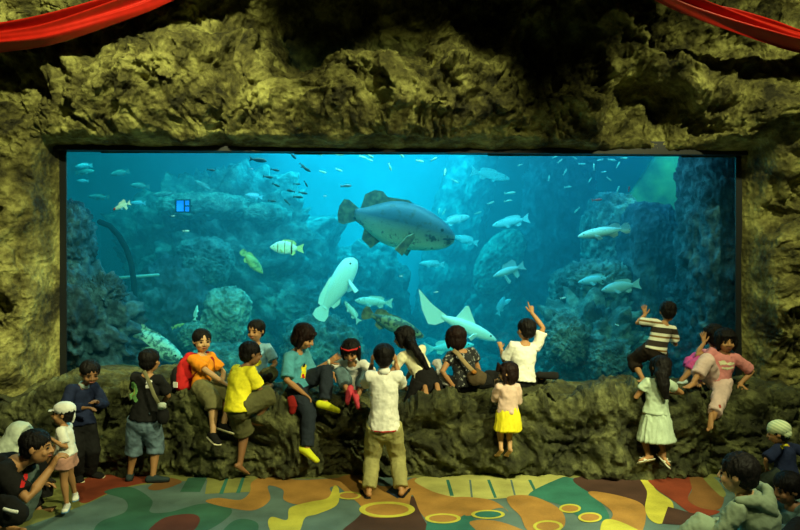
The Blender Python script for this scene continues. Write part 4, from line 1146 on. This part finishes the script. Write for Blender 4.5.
MB().loft([P(162, 408, Y - .16), P(162, 404, Y - .14)], [.035, .035], n=14, caps='flat').build('lens', cloth((.55, .60, .50)), bag)
strap(bag, [P(144, 371, Y - .10), P(149, 382, Y - .14), P(154, 395, Y - .155), P(160, 406, Y - .15)], .017, cloth((.20, .19, .10)), side=(1, 0, .4))

# --- 3 boy in orange with the red backpack
Y = 6.45
p6 = person('boy in orange T-shirt sitting sideways on the ledge with a red backpack', 1.2, P(205, 385, Y - .06), P(201, 355, Y - .04), P(202, 341, Y - .05), (.85, -.45, 0), (.55, -.83, -.05),
  [(P(227, 385, Y - .24), (.2, -.9, -.5)), (P(222, 386, Y - .05), (.5, .5, -.5))], [(P(213, 433, Y - .42), (.7, -.5, .8)), (P(224, 424, Y - .30), (1, -.2, .8))], skin='light',
  shirt=dict(mat=M_['orange'], sleeve=.72, ease=.014, hem=.02, name='t_shirt'), bottom=dict(mat=cloth((.17, .16, .07)), cover=1.25, ease=.022, name='shorts'), shoes=dict(mat=M_['black'], sole=M_['cream']), toes=((.6, -.8, -.15), (.9, -.3, -.2)))
bp = empty('backpack', P(186, 374, Y + .02), 'red and black backpack on the back of the boy in orange', 'backpack')
ax = VEC((-.85, .45, 0)).normalized(); sd = VEC((.45, .85, 0)).normalized()
Rb = Matrix((sd, ax, VEC((0, 0, 1)))).transposed()
c = P(188, 373, Y) + ax * .01
q = MB(); q.loft([c + VEC((0, 0, -.16)), c + VEC((0, 0, -.12)), c + VEC((0, 0, 0)), c + VEC((.02, 0, .10)), c + VEC((.03, 0, .15))], [(.10, .05), (.13, .085), (.125, .085), (.11, .07), (.06, .04)], side=sd, n=18)
q.fused('bag', M_['red'], bp, .008, 3, .004)
q = MB(); q.loft([c + ax * .07 - sd * .03 + VEC((-.01, 0, -.13)), c + ax * .085 - sd * .03 + VEC((-.01, 0, -.02))], [(.085, .035), (.08, .03)], side=sd, n=14); q.fused('front_pocket', M_['black'], bp, .008, 3)
MB().box(c - sd * .135 + VEC((0, 0, -.09)) + ax * .01, (.025, .004, .025), Matrix((ax, sd, VEC((0, 0, 1)))).transposed()).build('white_patch', M_['white'], bp, False)
q = MB(); q.ell(c - sd * .09 + ax * .03 + VEC((-.01, 0, -.03)), (.045, .05, .10), Rb, 14); q.fused('side_pocket', M_['black'], bp, .007, 2)
q = MB(); q.loft([c + ax * .075 + VEC((0, 0, .13)), c + ax * .095 + VEC((0, 0, .05)), c + ax * .10 + VEC((0, 0, -.02))], [(.012, .006)] * 3, side=sd); q.build('zip_band', M_['black'], bp)
for s in (-1, 1):
    k = 0 if s > 0 else 1
    Sx = p6['J']['S', k]; a_ = p6['sp'](.3) - p6['fr'] * .10 + p6['rt'] * s * .075
    strap(bp, [Sx - p6['fr'] * .09 - p6['rt'] * s * .03, Sx + VEC((0, 0, .052)) - p6['rt'] * s * .035, Sx + p6['fr'] * .065 - p6['rt'] * s * .03 - VEC((0, 0, .03)), Sx + p6['fr'] * .055 - VEC((0, 0, .11)) - p6['rt'] * s * .015, Sx - p6['fr'] * .02 - VEC((0, 0, .17)) + p6['rt'] * s * .01, a_], .017, M_['black'] if 0 else cloth((.35, .02, .02)), side=p6['rt'])

# --- 4 child in light blue, sitting behind
Y = 6.86
p7 = person('child in light blue T-shirt sitting against the glass behind the boy in yellow', 1.15, P(257, 378, Y), P(257, 344, Y - .03), P(256, 331, Y - .04), (-.15, -1, 0), (-.35, -.93, -.08),
  [(P(256, 376, Y - .28), (-1, .2, -.5)), (P(266, 374, Y - .26), (1, .2, -.5))], [(P(268, 385, Y - .30), (-.9, -.2, .5)), (P(246, 386, Y - .34), (.9, -.2, .5))], skin='tan',
  shirt=dict(mat=M_['sky'], sleeve=.8, ease=.016, name='t_shirt'), bottom=dict(mat=M_['olive'], cover=1.3, ease=.016, name='shorts'), hands=('grip', 'grip'))
print_on(part(p7, '_s'), 'yellow_print', P(259, 360, Y), (0, -1, 0), (0, 0, 1), [(M_['yellow'], [(-.04, .03), (.03, .04), (.045, -.02), (.0, -.05), (-.04, -.03)]), (M_['brown'], [(-.01, .01), (.02, .015), (.015, -.02)])])
o = MB().ell(P(263, 378, Y - .33), (.075, .05, .04), n=14).ell(P(270, 376, Y - .36), (.03, .03, .03)).fused('dark_pouch', M_['black'], None, .006, 2, .003)
tag(o, 'black pouch in the lap of the child in the light blue T-shirt', 'pouch')

# --- 5 boy in yellow, climbing
Y = 6.0
p8 = person('boy in bright yellow T-shirt and dark shorts climbing up onto the ledge', 1.2, P(239, 405, Y), P(245, 367, Y + .06), P(251, 354, Y + .09), (.75, .7, 0), (.85, .5, -.05),
  [(P(268, 391, Y + .20), (.2, -.6, -.8)), (P(252, 385, Y + .34), (-.6, .3, -.5))], [(P(256, 420, Y + .12), (.8, .3, .7)), (P(240, 464, Y + .10), (.4, .8, 0))], skin='deep', hatch=None,
  shirt=dict(mat=M_['yellow'], sleeve=.75, ease=.022, hem=-.12, name='t_shirt'), bottom=dict(mat=M_['olive'], cover=.98, ease=.020, name='shorts'), toes=((.95, .2, -.1), (.4, .6, -.5)), hands=('flat', 'flat'), bend=.02)

# --- 6 child in teal with yellow clogs
Y = 6.42
p9 = person('long-haired child in teal T-shirt and dark jeans with yellow clogs sitting on the ledge', 1.32, P(297, 384, Y), P(297, 351, Y - .04), P(304, 337, Y - .06), (.92, -.38, 0), (.88, -.25, -.42),
  [(P(303, 393, Y - .20), (-.3, -.6, -.5)), (P(329, 362, Y + .06), (0, 0, -1))], [(P(307, 448, Y - .32), (.8, -.3, .5)), (P(325, 402, Y - .22), (.5, .2, .9))], skin='tan', hair='bob', hairmat=HAIRB, hairvol=1.02,
  shirt=dict(mat=M_['teal'], sleeve=.9, ease=.018, hem=-.08, name='t_shirt'), bottom=dict(mat=M_['djean'], cover=1.95, ease=.010, name='jeans'), shoes=dict(mat=M_['lime']), toes=((.75, -.5, -.35), (.9, -.3, -.2)), hands=('relaxed', 'flat'), palm=(None, (0, 1, -.2)), bend=.02)
print_on(part(p9, '_s'), 'yellow_print', p9['sp'](.42) + p9['fr'] * .12 - p9['rt'] * -.02, p9['fr'] + p9['rt'] * .6, (0, 0, 1), [(M_['yellow'], [(-.035, .05), (.0, .075), (.035, .05), (.03, 0), (.045, -.045), (.0, -.06), (-.045, -.045), (-.03, .0)]),
   (M_['black'], [(-.02, .06), (.0, .08), (.02, .06), (.01, .045), (-.012, .045)]), (M_['red'], [(-.03, -.02), (.0, -.015), (.005, -.055), (-.03, -.05)])])
W = p9['J']['W', 1]
MB().loft([W - VEC((.012, 0, 0)), W + VEC((.012, 0, 0))], [.027, .027], n=12, caps='flat').build('wristband', M_['cream'], p9['root'])
o = MB().loft([P(291, 398, 6.20), P(293, 406, 6.17), P(292, 412, 6.18)], [(.035, .02), (.042, .025), (.03, .02)], n=12, side=(1, 0, 0)).fused('red_pouch', cloth((.22, .012, .01)), None, .007, 2, .003)
tag(o, 'dark red pouch hanging against the ledge below the child in teal', 'pouch')

# --- 7 girl with the red headband
Y = 6.62
p10 = person('girl in white T-shirt and jeans with red headband squatting on the ledge edge', 1.12, P(354, 386, Y + .10), P(352, 363, Y - .06), P(351, 351, Y - .13), (-.1, -1, 0), (-.15, -.85, -.5),
  [(P(333, 374, Y - .22), (-.4, .2, .1)), (P(368, 380, Y - .30), (1, 0, -.4))], [(P(347, 391, Y - .26), (-.4, -.6, .9)), (P(358, 395, Y - .26), (.5, -.6, .9))], skin='tan', hair='bob', hatch=None,
  shirt=dict(mat=M_['white'], sleeve=.7, ease=.012, name='t_shirt'), bottom=dict(mat=plain('light_denim', (.11, .19, .22), .9, bump=.3, var=.4, bscale=30), cover=1.75, ease=.010, name='jeans'), shoes=dict(mat=cloth((.60, .06, .09))),
  hands=('spread', 'relaxed'), hd=((-.4, -.1, -.9), None), palm=((0, 1, 0), None), toes=((-.2, -.7, -.7), (.3, -.7, -.7)), bend=.06)
hp = p10['hp']
MB().loft([hp(-.47, .0, .25), hp(-.36, .30, .33), hp(0, .47, .36), hp(.36, .30, .33), hp(.47, .0, .25)], [(.055 * p10['hs'], .02 * p10['hs'])] * 5, side=p10['hu'], n=8).build('headband', cloth((.75, .04, .04)), p10['root'])

# --- 8 girl in pale yellow, kneeling
Y = 6.62
p12 = person('girl in pale yellow blouse and black skirt kneeling on the ledge with long black hair', 1.2, P(426, 380, Y - .06), P(411, 350, Y + .04), P(404, 338, Y + .05), (-.55, .83, 0), (-.95, .25, -.12),
  [(P(404, 383, Y + .28), (.3, .3, -.3)), (P(400, 383, Y + .05), (-.6, -.4, -.1))], [(P(437, 389, Y - .20), (-.2, 1, -.6)), (P(424, 391, Y - .24), (-.5, 1, -.6))], skin='tan', hair='bob',
  locks=[(P(413, 346, Y - .09), (.055, .035)), (P(420, 356, Y - .12), (.050, .03)), (P(427, 368, Y - .11), (.022, .018))],
  shirt=dict(mat=M_['cream'], sleeve=.6, ease=.012, hem=.05, name='blouse'), bottom=dict(mat=M_['black'], cover=1.12, ease=.035, name='skirt'), toes=((.1, -.8, -.6), (.05, -.8, -.6)), hands=('flat', 'flat'))
o = MB().loft([P(437, 363, 6.58), P(441, 373, 6.55), P(447, 383, 6.55)], [.035, .04, .03], n=12).fused('cloth_bundle', M_['grey'] if 0 else cloth((.50, .52, .50)), None, .007, 2, .012, 14)
tag(o, 'greyish white cloth bundle between the kneeling girl and the girl in the dark dress', 'cloth')

# --- 9 girl in the dark patterned dress
dd = patterned('dark_floral', (.012, .014, .016), (.30, .32, .30), 38, .60)
p13 = person('girl in dark flowered blouse sitting on the ledge with a brown shoulder bag', 1.2, P(466, 381, Y), P(461, 351, Y + .02), P(456, 338, Y + .03), (-.35, .93, 0), (-.3, .95, 0),
  [(P(471, 362, Y + .24), (.4, 0, -1)), (P(453, 386, Y - .10), (-.6, -.5, 0))], [(P(475, 384, Y + .28), (1, .2, 0)), (P(455, 385, Y + .25), (-1, .2, 0))], skin='tan', hair='bob', hairvol=1.05, hairmat=HAIRB,
  shirt=dict(mat=dd, sleeve=.45, ease=.016, hem=-.14, name='blouse'), bottom=dict(mat=M_['black'], cover=1.8, ease=.01), hands=('relaxed', 'flat'), hd=(None, (-.2, -.6, -.5)))
sb = empty('shoulder_bag', P(477, 377, Y - .16), 'brown shoulder bag with tan strap behind the girl in the dark flowered blouse', 'shoulder bag')
q = MB(); q.loft([P(472, 379, Y - .15), P(477, 377, Y - .17), P(483, 379, Y - .15)], [(.07, .04), (.085, .045), (.06, .035)], side=(0, 0, 1), n=14); q.fused('bag', cloth((.09, .065, .035)), sb, .007, 2, .004)
strap(sb, [P(453, 350, Y - .09), P(458, 354, Y - .12), P(466, 364, Y - .15), P(474, 372, Y - .18)], .020, M_['tanc'], side=(1, 0, 1))
MB().ell(P(474, 372, Y - .21), (.025, .015, .02)).build('buckle_flap', cloth((.4, .16, .03)), sb)

# --- 10 boy in white pointing up
p14 = person('boy in white T-shirt sitting on the ledge with one arm pointing up', 1.2, P(522, 377, Y), P(525, 343, Y + .02), P(526, 330, Y + .03), (-.1, 1, 0), (-.45, .9, .1),
  [(P(532, 313, Y + .08), (1, -.2, .2)), (P(501, 348, Y + .22), (-.2, -.2, -1))], [(P(543, 376, Y + .0), (1, .5, 0)), (P(512, 382, Y + .2), (-1, .3, 0))], skin='tan',
  shirt=dict(mat=M_['white'], sleeve=.78, ease=.018, hem=-.1, name='t_shirt'), bottom=dict(mat=M_['black'], cover=1.8, ease=.012), shoes=dict(mat=M_['black']), hands=('point', 'relaxed'), hd=((-.1, .3, 1), None), palm=((0, 1, 0), None), toes=((1, -.3, 0), (-.5, .6, 0)))

# --- 11 small girl in pink and yellow
Y = 6.06
p15 = person('small girl in pale pink top and yellow skirt standing on a rock foothold', .90, P(508, 409, Y), P(508, 384, Y), P(508, 373, Y), (-.15, 1, 0), (-.85, .4, -.1),
  [(P(512, 394, Y + .16), (.2, 0, -1)), (P(496, 387, Y + .14), (-.2, -.3, -.9))], [(P(510, 449, Y - .01), (0, 1, 0)), (P(501, 449, Y - .01), (0, 1, 0))], skin='light', hair='bob', hairmat=HAIRB,
  shirt=dict(mat=cloth((.70, .50, .42)), sleeve=1.75, ease=.010, hem=-.15, name='top'), bottom=dict(mat=M_['yellow'], skirt=.20, flare=1.45), hands=('relaxed', 'flat'))
MB().loft([P(502, 368, Y - .01), P(499, 365, Y - .01), P(498, 370, Y - .01)], [.015, .03, .018], n=10).fused('pigtail', HAIRB, p15['root'], .006, 1, .003)
MB().loft([P(515, 368, Y + .02), P(517, 371, Y + .02)], [.02, .02], n=10).build('hair_tie', M_['palepink'], p15['root'])

# --- 12 boy in the striped shirt at the glass
Y = 6.74
sm = stripes('striped_knit', (.12, 0, 1), .13, [(0, (.03, .02, .012)), (.42, (.75, .75, .62)), (.66, (.22, .12, .03)), (.80, (.75, .75, .62))])
p16 = person('small boy in striped brown and white shirt standing on the ledge, hand on the glass', 1.02, P(655, 350, Y - .02), P(664, 323, Y), P(668, 312, Y + .02), (-.05, 1, 0), (.2, 1, -.1),
  [(P(669, 338, Y + .18), (.3, 0, -1)), (P(645, 315, Y + .18), (-1, -.5, -.6))], [(P(663, 380, Y - .10), (.3, 1, 0)), (P(643, 379, Y - .02), (-.5, 1, 0))], skin='tan',
  shirt=dict(mat=sm, sleeve=.75, ease=.014, hem=-.03, name='knit_shirt'), bottom=dict(mat=cloth((.02, .014, .010)), cover=1.45, ease=.016), hands=('relaxed', 'spread'), hd=(None, (-.05, .15, 1)), palm=(None, (0, 1, 0)), toes=((.4, .8, -.2), (-.8, .3, -.2)))

# --- 13 girl in the pale green dress
Y = 6.06
p17 = person('girl in pale green dress with long dark hair standing at the ledge on the right', 1.03, P(656, 410, Y), P(658, 380, Y + .01), P(661, 367, Y + .02), (-.1, 1, 0), (.0, 1, .15),
  [(P(668, 392, Y + .20), (1, 0, -.5)), (P(643, 391, Y + .16), (-.7, -.2, -.7))], [(P(664, 454, Y), (.1, 1, 0)), (P(648, 455, Y), (-.1, 1, 0))], skin='tan', hair='bob', hairvol=.95,
  locks=[(P(662, 374, Y - .12), (.055, .035)), (P(664, 385, Y - .13), (.050, .03)), (P(666, 397, Y - .12), (.025, .02))],
  shirt=dict(mat=M_['mint'], sleeve=.45, ease=.014, hem=-.12, name='dress_top'), bottom=dict(mat=M_['mint'], skirt=.28, flare=1.75, name='dress_skirt'), shoes=dict(sandal=1, mat=cloth((.6, .62, .5))), hands=('relaxed', 'flat'), toes=((.2, -.5, -.3), (-.9, -.3, -.1)))

# --- 14 girl in the pink T-shirt facing us
Y = 6.52
p18 = person('girl in pink T-shirt and pale trousers sitting on the ledge facing the room', 1.15, P(718, 379, Y - .04), P(725, 353, Y - .04), P(726, 341, Y - .06), (-.2, -1, 0), (-.1, -1, -.08),
  [(P(697, 382, Y - .18), (-.6, .3, .3)), (P(740, 384, Y - .08), (1, .1, .2))], [(P(694, 381, Y - .30), (-.5, -.7, 1)), (P(712, 422, Y - .46), (.1, -1, .8))], skin='tan', hair='bob', hairvol=1.06,
  shirt=dict(mat=M_['pink'], sleeve=.85, ease=.016, hem=-.08, name='t_shirt'), bottom=dict(mat=M_['palepink'], cover=1.72, ease=.016), hands=('flat', 'spread'), hd=((-.3, -.9, -.2), (.1, -.8, -.4)), palm=((0, 0, -1), (0, 0, -1)), toes=((-.8, -.6, -.1), (-.3, -.6, -.7)))
print_on(part(p18, '_s'), 'cream_print', p18['sp'](.58) - VEC((0, .12, 0)), (-.15, -1, 0), (0, 0, 1), [(M_['cream'], [(-.07, .035), (-.02, .045), (.0, .02), (.03, .03), (.075, .02), (.075, .005), (.02, .0), (-.01, .01), (-.06, .0)]),
   (M_['cream'], [(-.05, -.015), (.02, -.02), (.06, -.01), (.065, -.025), (.0, -.04), (-.045, -.03)])])
print_on(part(p18, '_b'), 'flower_print', P(715, 404, Y - .3), (0, -1, 0), (0, 0, 1), [(cloth((.45, .08, .05)), [(-.012, .012), (.012, .012), (.012, -.012), (-.012, -.012)])])

# --- 15 girl behind her
Y = 6.84
p19 = person('girl in magenta trousers sitting behind the girl in the pink T-shirt', 1.1, P(709, 378, Y - .02), P(712, 350, Y), P(713, 335, Y + .0), (-.85, .2, 0), (-.4, .9, .05),
  [(P(716, 365, Y + .10), (.5, .5, -.5)), (P(704, 343, Y - .06), (-.5, -.5, -1))], [(P(684, 379, Y - .06), (-.3, .1, 1)), (P(681, 381, Y - .20), (-.3, -.3, 1))], skin='tan', hair='bob', hairvol=1.02,
  shirt=dict(mat=cloth((.75, .30, .45)), sleeve=.6, ease=.012, name='t_shirt'), bottom=dict(mat=M_['magenta'], cover=1.45, ease=.016), shoes=dict(mat=cloth((.55, .70, .72)), sole=M_['white']), hands=('relaxed', 'spread'), hd=(None, (-.05, .1, 1)), palm=(None, (0, 1, 0)), toes=((-.9, -.1, -.4), (-.9, -.2, -.4)))

# --- 16 boy in the dark navy jacket, left
Y = 6.08
p4 = person('boy in dark navy jacket leaning beside the left end of the ledge', 1.12, P(80, 421, Y), P(84, 385, Y - .02), P(90, 373, Y - .06), (.75, -.55, 0), (.6, -.75, -.3),
  [(P(84, 408, Y - .22), (-.4, -.5, -.6)), (P(97, 402, Y - .05), (.3, .4, -.8))], [(on_floor(78, 479, 1.12), (.3, -.8, 0)), (on_floor(90, 477, 1.12), (.6, -.6, 0))], skin='deep',
  shirt=dict(mat=M_['navy'], sleeve=1.9, ease=.022, hem=-.12, name='jacket', collar=cloth((.35, .45, .42))), bottom=dict(mat=M_['black'], cover=1.95, ease=.014), shoes=dict(mat=M_['black'], sole=M_['cream']), bend=.04, toes=((.5, -.85, -.05), (.9, -.35, -.05)))

# --- 17 man kneeling
Y = 4.95
p1 = person('man in black T-shirt crouching at the lower left holding the toddler', 1.66, P(-20, 502, Y + .05), P(20, 462, Y + .02), P(37, 447, Y), (.9, -.05, 0), (.97, .12, -.02),
  [(P(51, 468, Y - .02), (-.2, -.6, -.7)), (P(53, 450, Y + .30), (-.2, .4, -1))], [(P(4, 523, Y - .15), (1, -.1, 0)), (P(20, 520, Y + .2), (1, .1, .15))], skin='tan', adult=True, cat='man', hs=.225,
  shirt=dict(mat=M_['black'], sleeve=.78, ease=.022, hem=-.1, name='t_shirt'), bottom=dict(mat=cloth((.10, .14, .13)), cover=1.9, ease=.014, name='jeans'), hands=('grip', 'grip'), hd=((.4, .2, .85), (.9, .2, .3)), palm=((.7, .5, 0), (.5, -.7, 0)), bend=.03, toes=((1, -.1, -.1), (1, 0, -.1)))
print_on(part(p1, '_s'), 'red_patch', P(26, 478, Y - .1), (.3, -1, 0), (0, 0, 1), [(M_['red'], [(-.012, -.03), (.012, -.03), (.012, .03), (-.012, .03)])])
wb = MB(); wb.loft([P(-2, 508, 4.58), P(9, 511, 4.56), P(20, 515, 4.58)], [(.09, .05), (.11, .06), (.07, .05)], side=(0, 0, 1), n=14)
wb = wb.fused('waist_bag', M_['black'], None, .008, 2, .004); tag(wb, 'black waist bag with pale buckle at the lower left corner', 'bag')
MB().loft([P(4, 509, 4.48), P(11, 511, 4.47), P(17, 512, 4.48)], [(.012, .008)] * 3, side=(0, 0, 1), n=8).build('buckle', M_['white'], wb)

# --- 18 toddler
Y = 5.28
p3 = person('toddler in white cap, white top and pink shorts standing before the crouching man', .82, P(66, 453, Y), P(64, 426, Y), P(63, 414, Y), (-.85, -.1, 0), (-.9, -.25, .1),
  [(P(51, 438, Y - .02), (.2, -.1, -1)), (P(53, 440, Y - .16), (.4, -.3, -1))], [(on_floor(76, 505, .82), (-1, 0, 0)), (on_floor(67, 514, .82), (-1, 0, 0))], skin='tan', hair='short',
  shirt=dict(mat=M_['white'], sleeve=.7, ease=.012, hem=-.05, name='top'), bottom=dict(mat=cloth((.55, .28, .22)), cover=.5, ease=.016, name='shorts'), shoes=dict(mat=M_['white'], sole=cloth((.10, .25, .45))), toes=((.4, -.9, 0), (.25, -.95, 0)))
hp = p3['hp']; hs = p3['hs']; q = MB()
q.ell(hp(0, -.05, .26), (.45 * hs, .49 * hs, .33 * hs), p3['HR'], 20, 12); q.loft([hp(0, .2, .22), hp(0, .62, .12)], [(.30 * hs, .04 * hs), (.22 * hs, .03 * hs)], side=p3['hr'], n=12)
q.loft([hp(0, -.42, .15), hp(0, -.5, -.1), hp(0, -.46, -.35)], [(.12 * hs, .06 * hs), (.16 * hs, .06 * hs), (.1 * hs, .05 * hs)], side=p3['hr'], n=10)
q.fused('cap', M_['white'], p3['root'], .006, 2, .003)

# --- 19 person in the pale headscarf
Y = 5.5
p2 = person('person in pale green headscarf and dark clothes sitting behind the crouching man', 1.25, P(8, 500, Y + .05), P(16, 455, Y), P(22, 438, Y), (.9, -.2, 0), (.9, .1, -.2),
  [(P(40, 482, Y - .1), (0, 0, -1)), (P(42, 482, Y + .15), (0, 0, -1))], [(P(40, 510, Y - .1), (.5, -.5, 1)), (P(44, 506, Y + .2), (.5, .3, 1))], skin='tan', hair=None, shirt=dict(mat=M_['black'], sleeve=1.8, ease=.02, name='blouse'), bottom=dict(mat=M_['black'], cover=1.9, ease=.015), cat='person')
hp = p2['hp']; hs = p2['hs']; q = MB()
q.ell(hp(0, -.10, .12), (.47 * hs, .52 * hs, .50 * hs), p2['HR'], 20, 12)
q.loft([hp(0, -.15, .1), hp(0, -.40, -.4), hp(0, -.75, -1.0)], [(.45 * hs, .40 * hs), (.50 * hs, .42 * hs), (.60 * hs, .22 * hs)], side=p2['hr'], n=16)
q.loft([hp(0, .0, -.35), hp(0, .0, -.7)], [(.36 * hs, .36 * hs), (.55 * hs, .42 * hs)], side=p2['hr'], n=16)
q.fused('headscarf', cloth((.60, .68, .56)), p2['root'], .008, 3, .006)

# --- 20 boy in the hooded jacket, near
Y = 4.24
p20 = person('boy in pale green hooded jacket sitting on the floor at the lower right', 1.42, P(752, 546, Y + .02), P(742, 494, Y), P(738, 474, Y - .01), (-.65, .75, 0), (-.80, .62, 0),
  [(P(722, 528, Y + .36), (.5, -.5, -.6)), (P(704, 538, Y + .12), (-.6, -.8, -.5))], [(P(715, 575, Y + .40), (-.2, .5, 1)), (P(664, 562, Y + .06), (-.1, -.1, 1))], skin='light', hairvol=1.05,
  shirt=dict(mat=M_['sage'], sleeve=1.85, ease=.020, hem=-.1, name='hooded_jacket'), bottom=dict(mat=cloth((.20, .27, .19)), cover=1.8, ease=.010), bend=.06)
q = MB(); sp = p20['sp']; fr = p20['fr']; rt = p20['rt']; up = p20['up']; c = sp(.93) - fr * .085
q.loft([c + rt * .12 + up * .04 + fr * .07, c + rt * .08 + up * .03 - fr * .02, c - up * .03 - fr * .045, c - rt * .08 + up * .03 - fr * .02, c - rt * .12 + up * .04 + fr * .07], [(.022, .022), (.03, .035), (.036, .065), (.03, .035), (.022, .022)], n=14)
q.fused('hood', M_['sage'], p20['root'], .008, 2, .008)

# --- 21 child in the striped cap, right
Y = 5.4
capm = stripes('striped_cap', (.6, 0, 1), .022, [(0, (.42, .52, .30)), (.5, (.62, .68, .42))])
p21 = person('small child in pale green striped cap and navy top bending at the right edge', .86, P(786, 472, Y), P(784, 445, Y + .02), P(778, 433, Y + .02), (-.5, .8, 0), (-.85, .45, -.15),
  [(P(808, 442, Y + .10), (.5, -.3, -.3)), (P(767, 468, Y + .02), (-.8, -.4, -.2))], [(P(792, 503, Y + .06), (-.3, 1, 0)), (P(780, 504, Y - .02), (-.8, .5, 0))], skin='tan',
  shirt=dict(mat=M_['navy'], sleeve=.9, ease=.016, name='top'), bottom=dict(mat=cloth((.03, .04, .03)), cover=1.6, ease=.015), hands=('relaxed', 'relaxed'))
hp = p21['hp']; hs = p21['hs']; q = MB()
q.ell(hp(0, -.07, .22), (.47 * hs, .52 * hs, .38 * hs), p21['HR'], 20, 12); q.ell(hp(0, -.28, -.02), (.36 * hs, .30 * hs, .26 * hs), p21['HR'])
q.fused('cap', capm, p21['root'], .006, 2, .002)
print_on(part(p21, '_s'), 'yellow_badge', P(786, 447, Y - .1), (0, -1, 0), (0, 0, 1), [(M_['yellow'], [(.018 * math.cos(a), .026 * math.sin(a)) for a in [k * math.pi / 6 for k in range(12)]])])

# --- 22 child in denim jacket, lower right corner
Y = 4.72
p22 = person('dark-haired child in denim jacket sitting in the lower right corner behind the hooded boy', 1.2, P(796, 543, Y), P(792, 505, Y), P(787, 489, Y), (-.8, -.3, 0), (-.97, -.15, -.1),
  [(P(768, 524, Y + .15), (-.3, .3, -1)), (P(772, 528, Y - .22), (-.3, -.3, -1))], [(P(775, 538, Y + .22), (-.3, .3, 1)), (P(785, 545, Y - .40), (0, -.4, 1))], skin='deep', hairvol=1.08, hair='short',
  shirt=dict(mat=cloth((.10, .17, .17)), sleeve=1.85, ease=.020, name='denim_jacket'), bottom=dict(mat=M_['black'], cover=1.9, ease=.02), bend=.04)
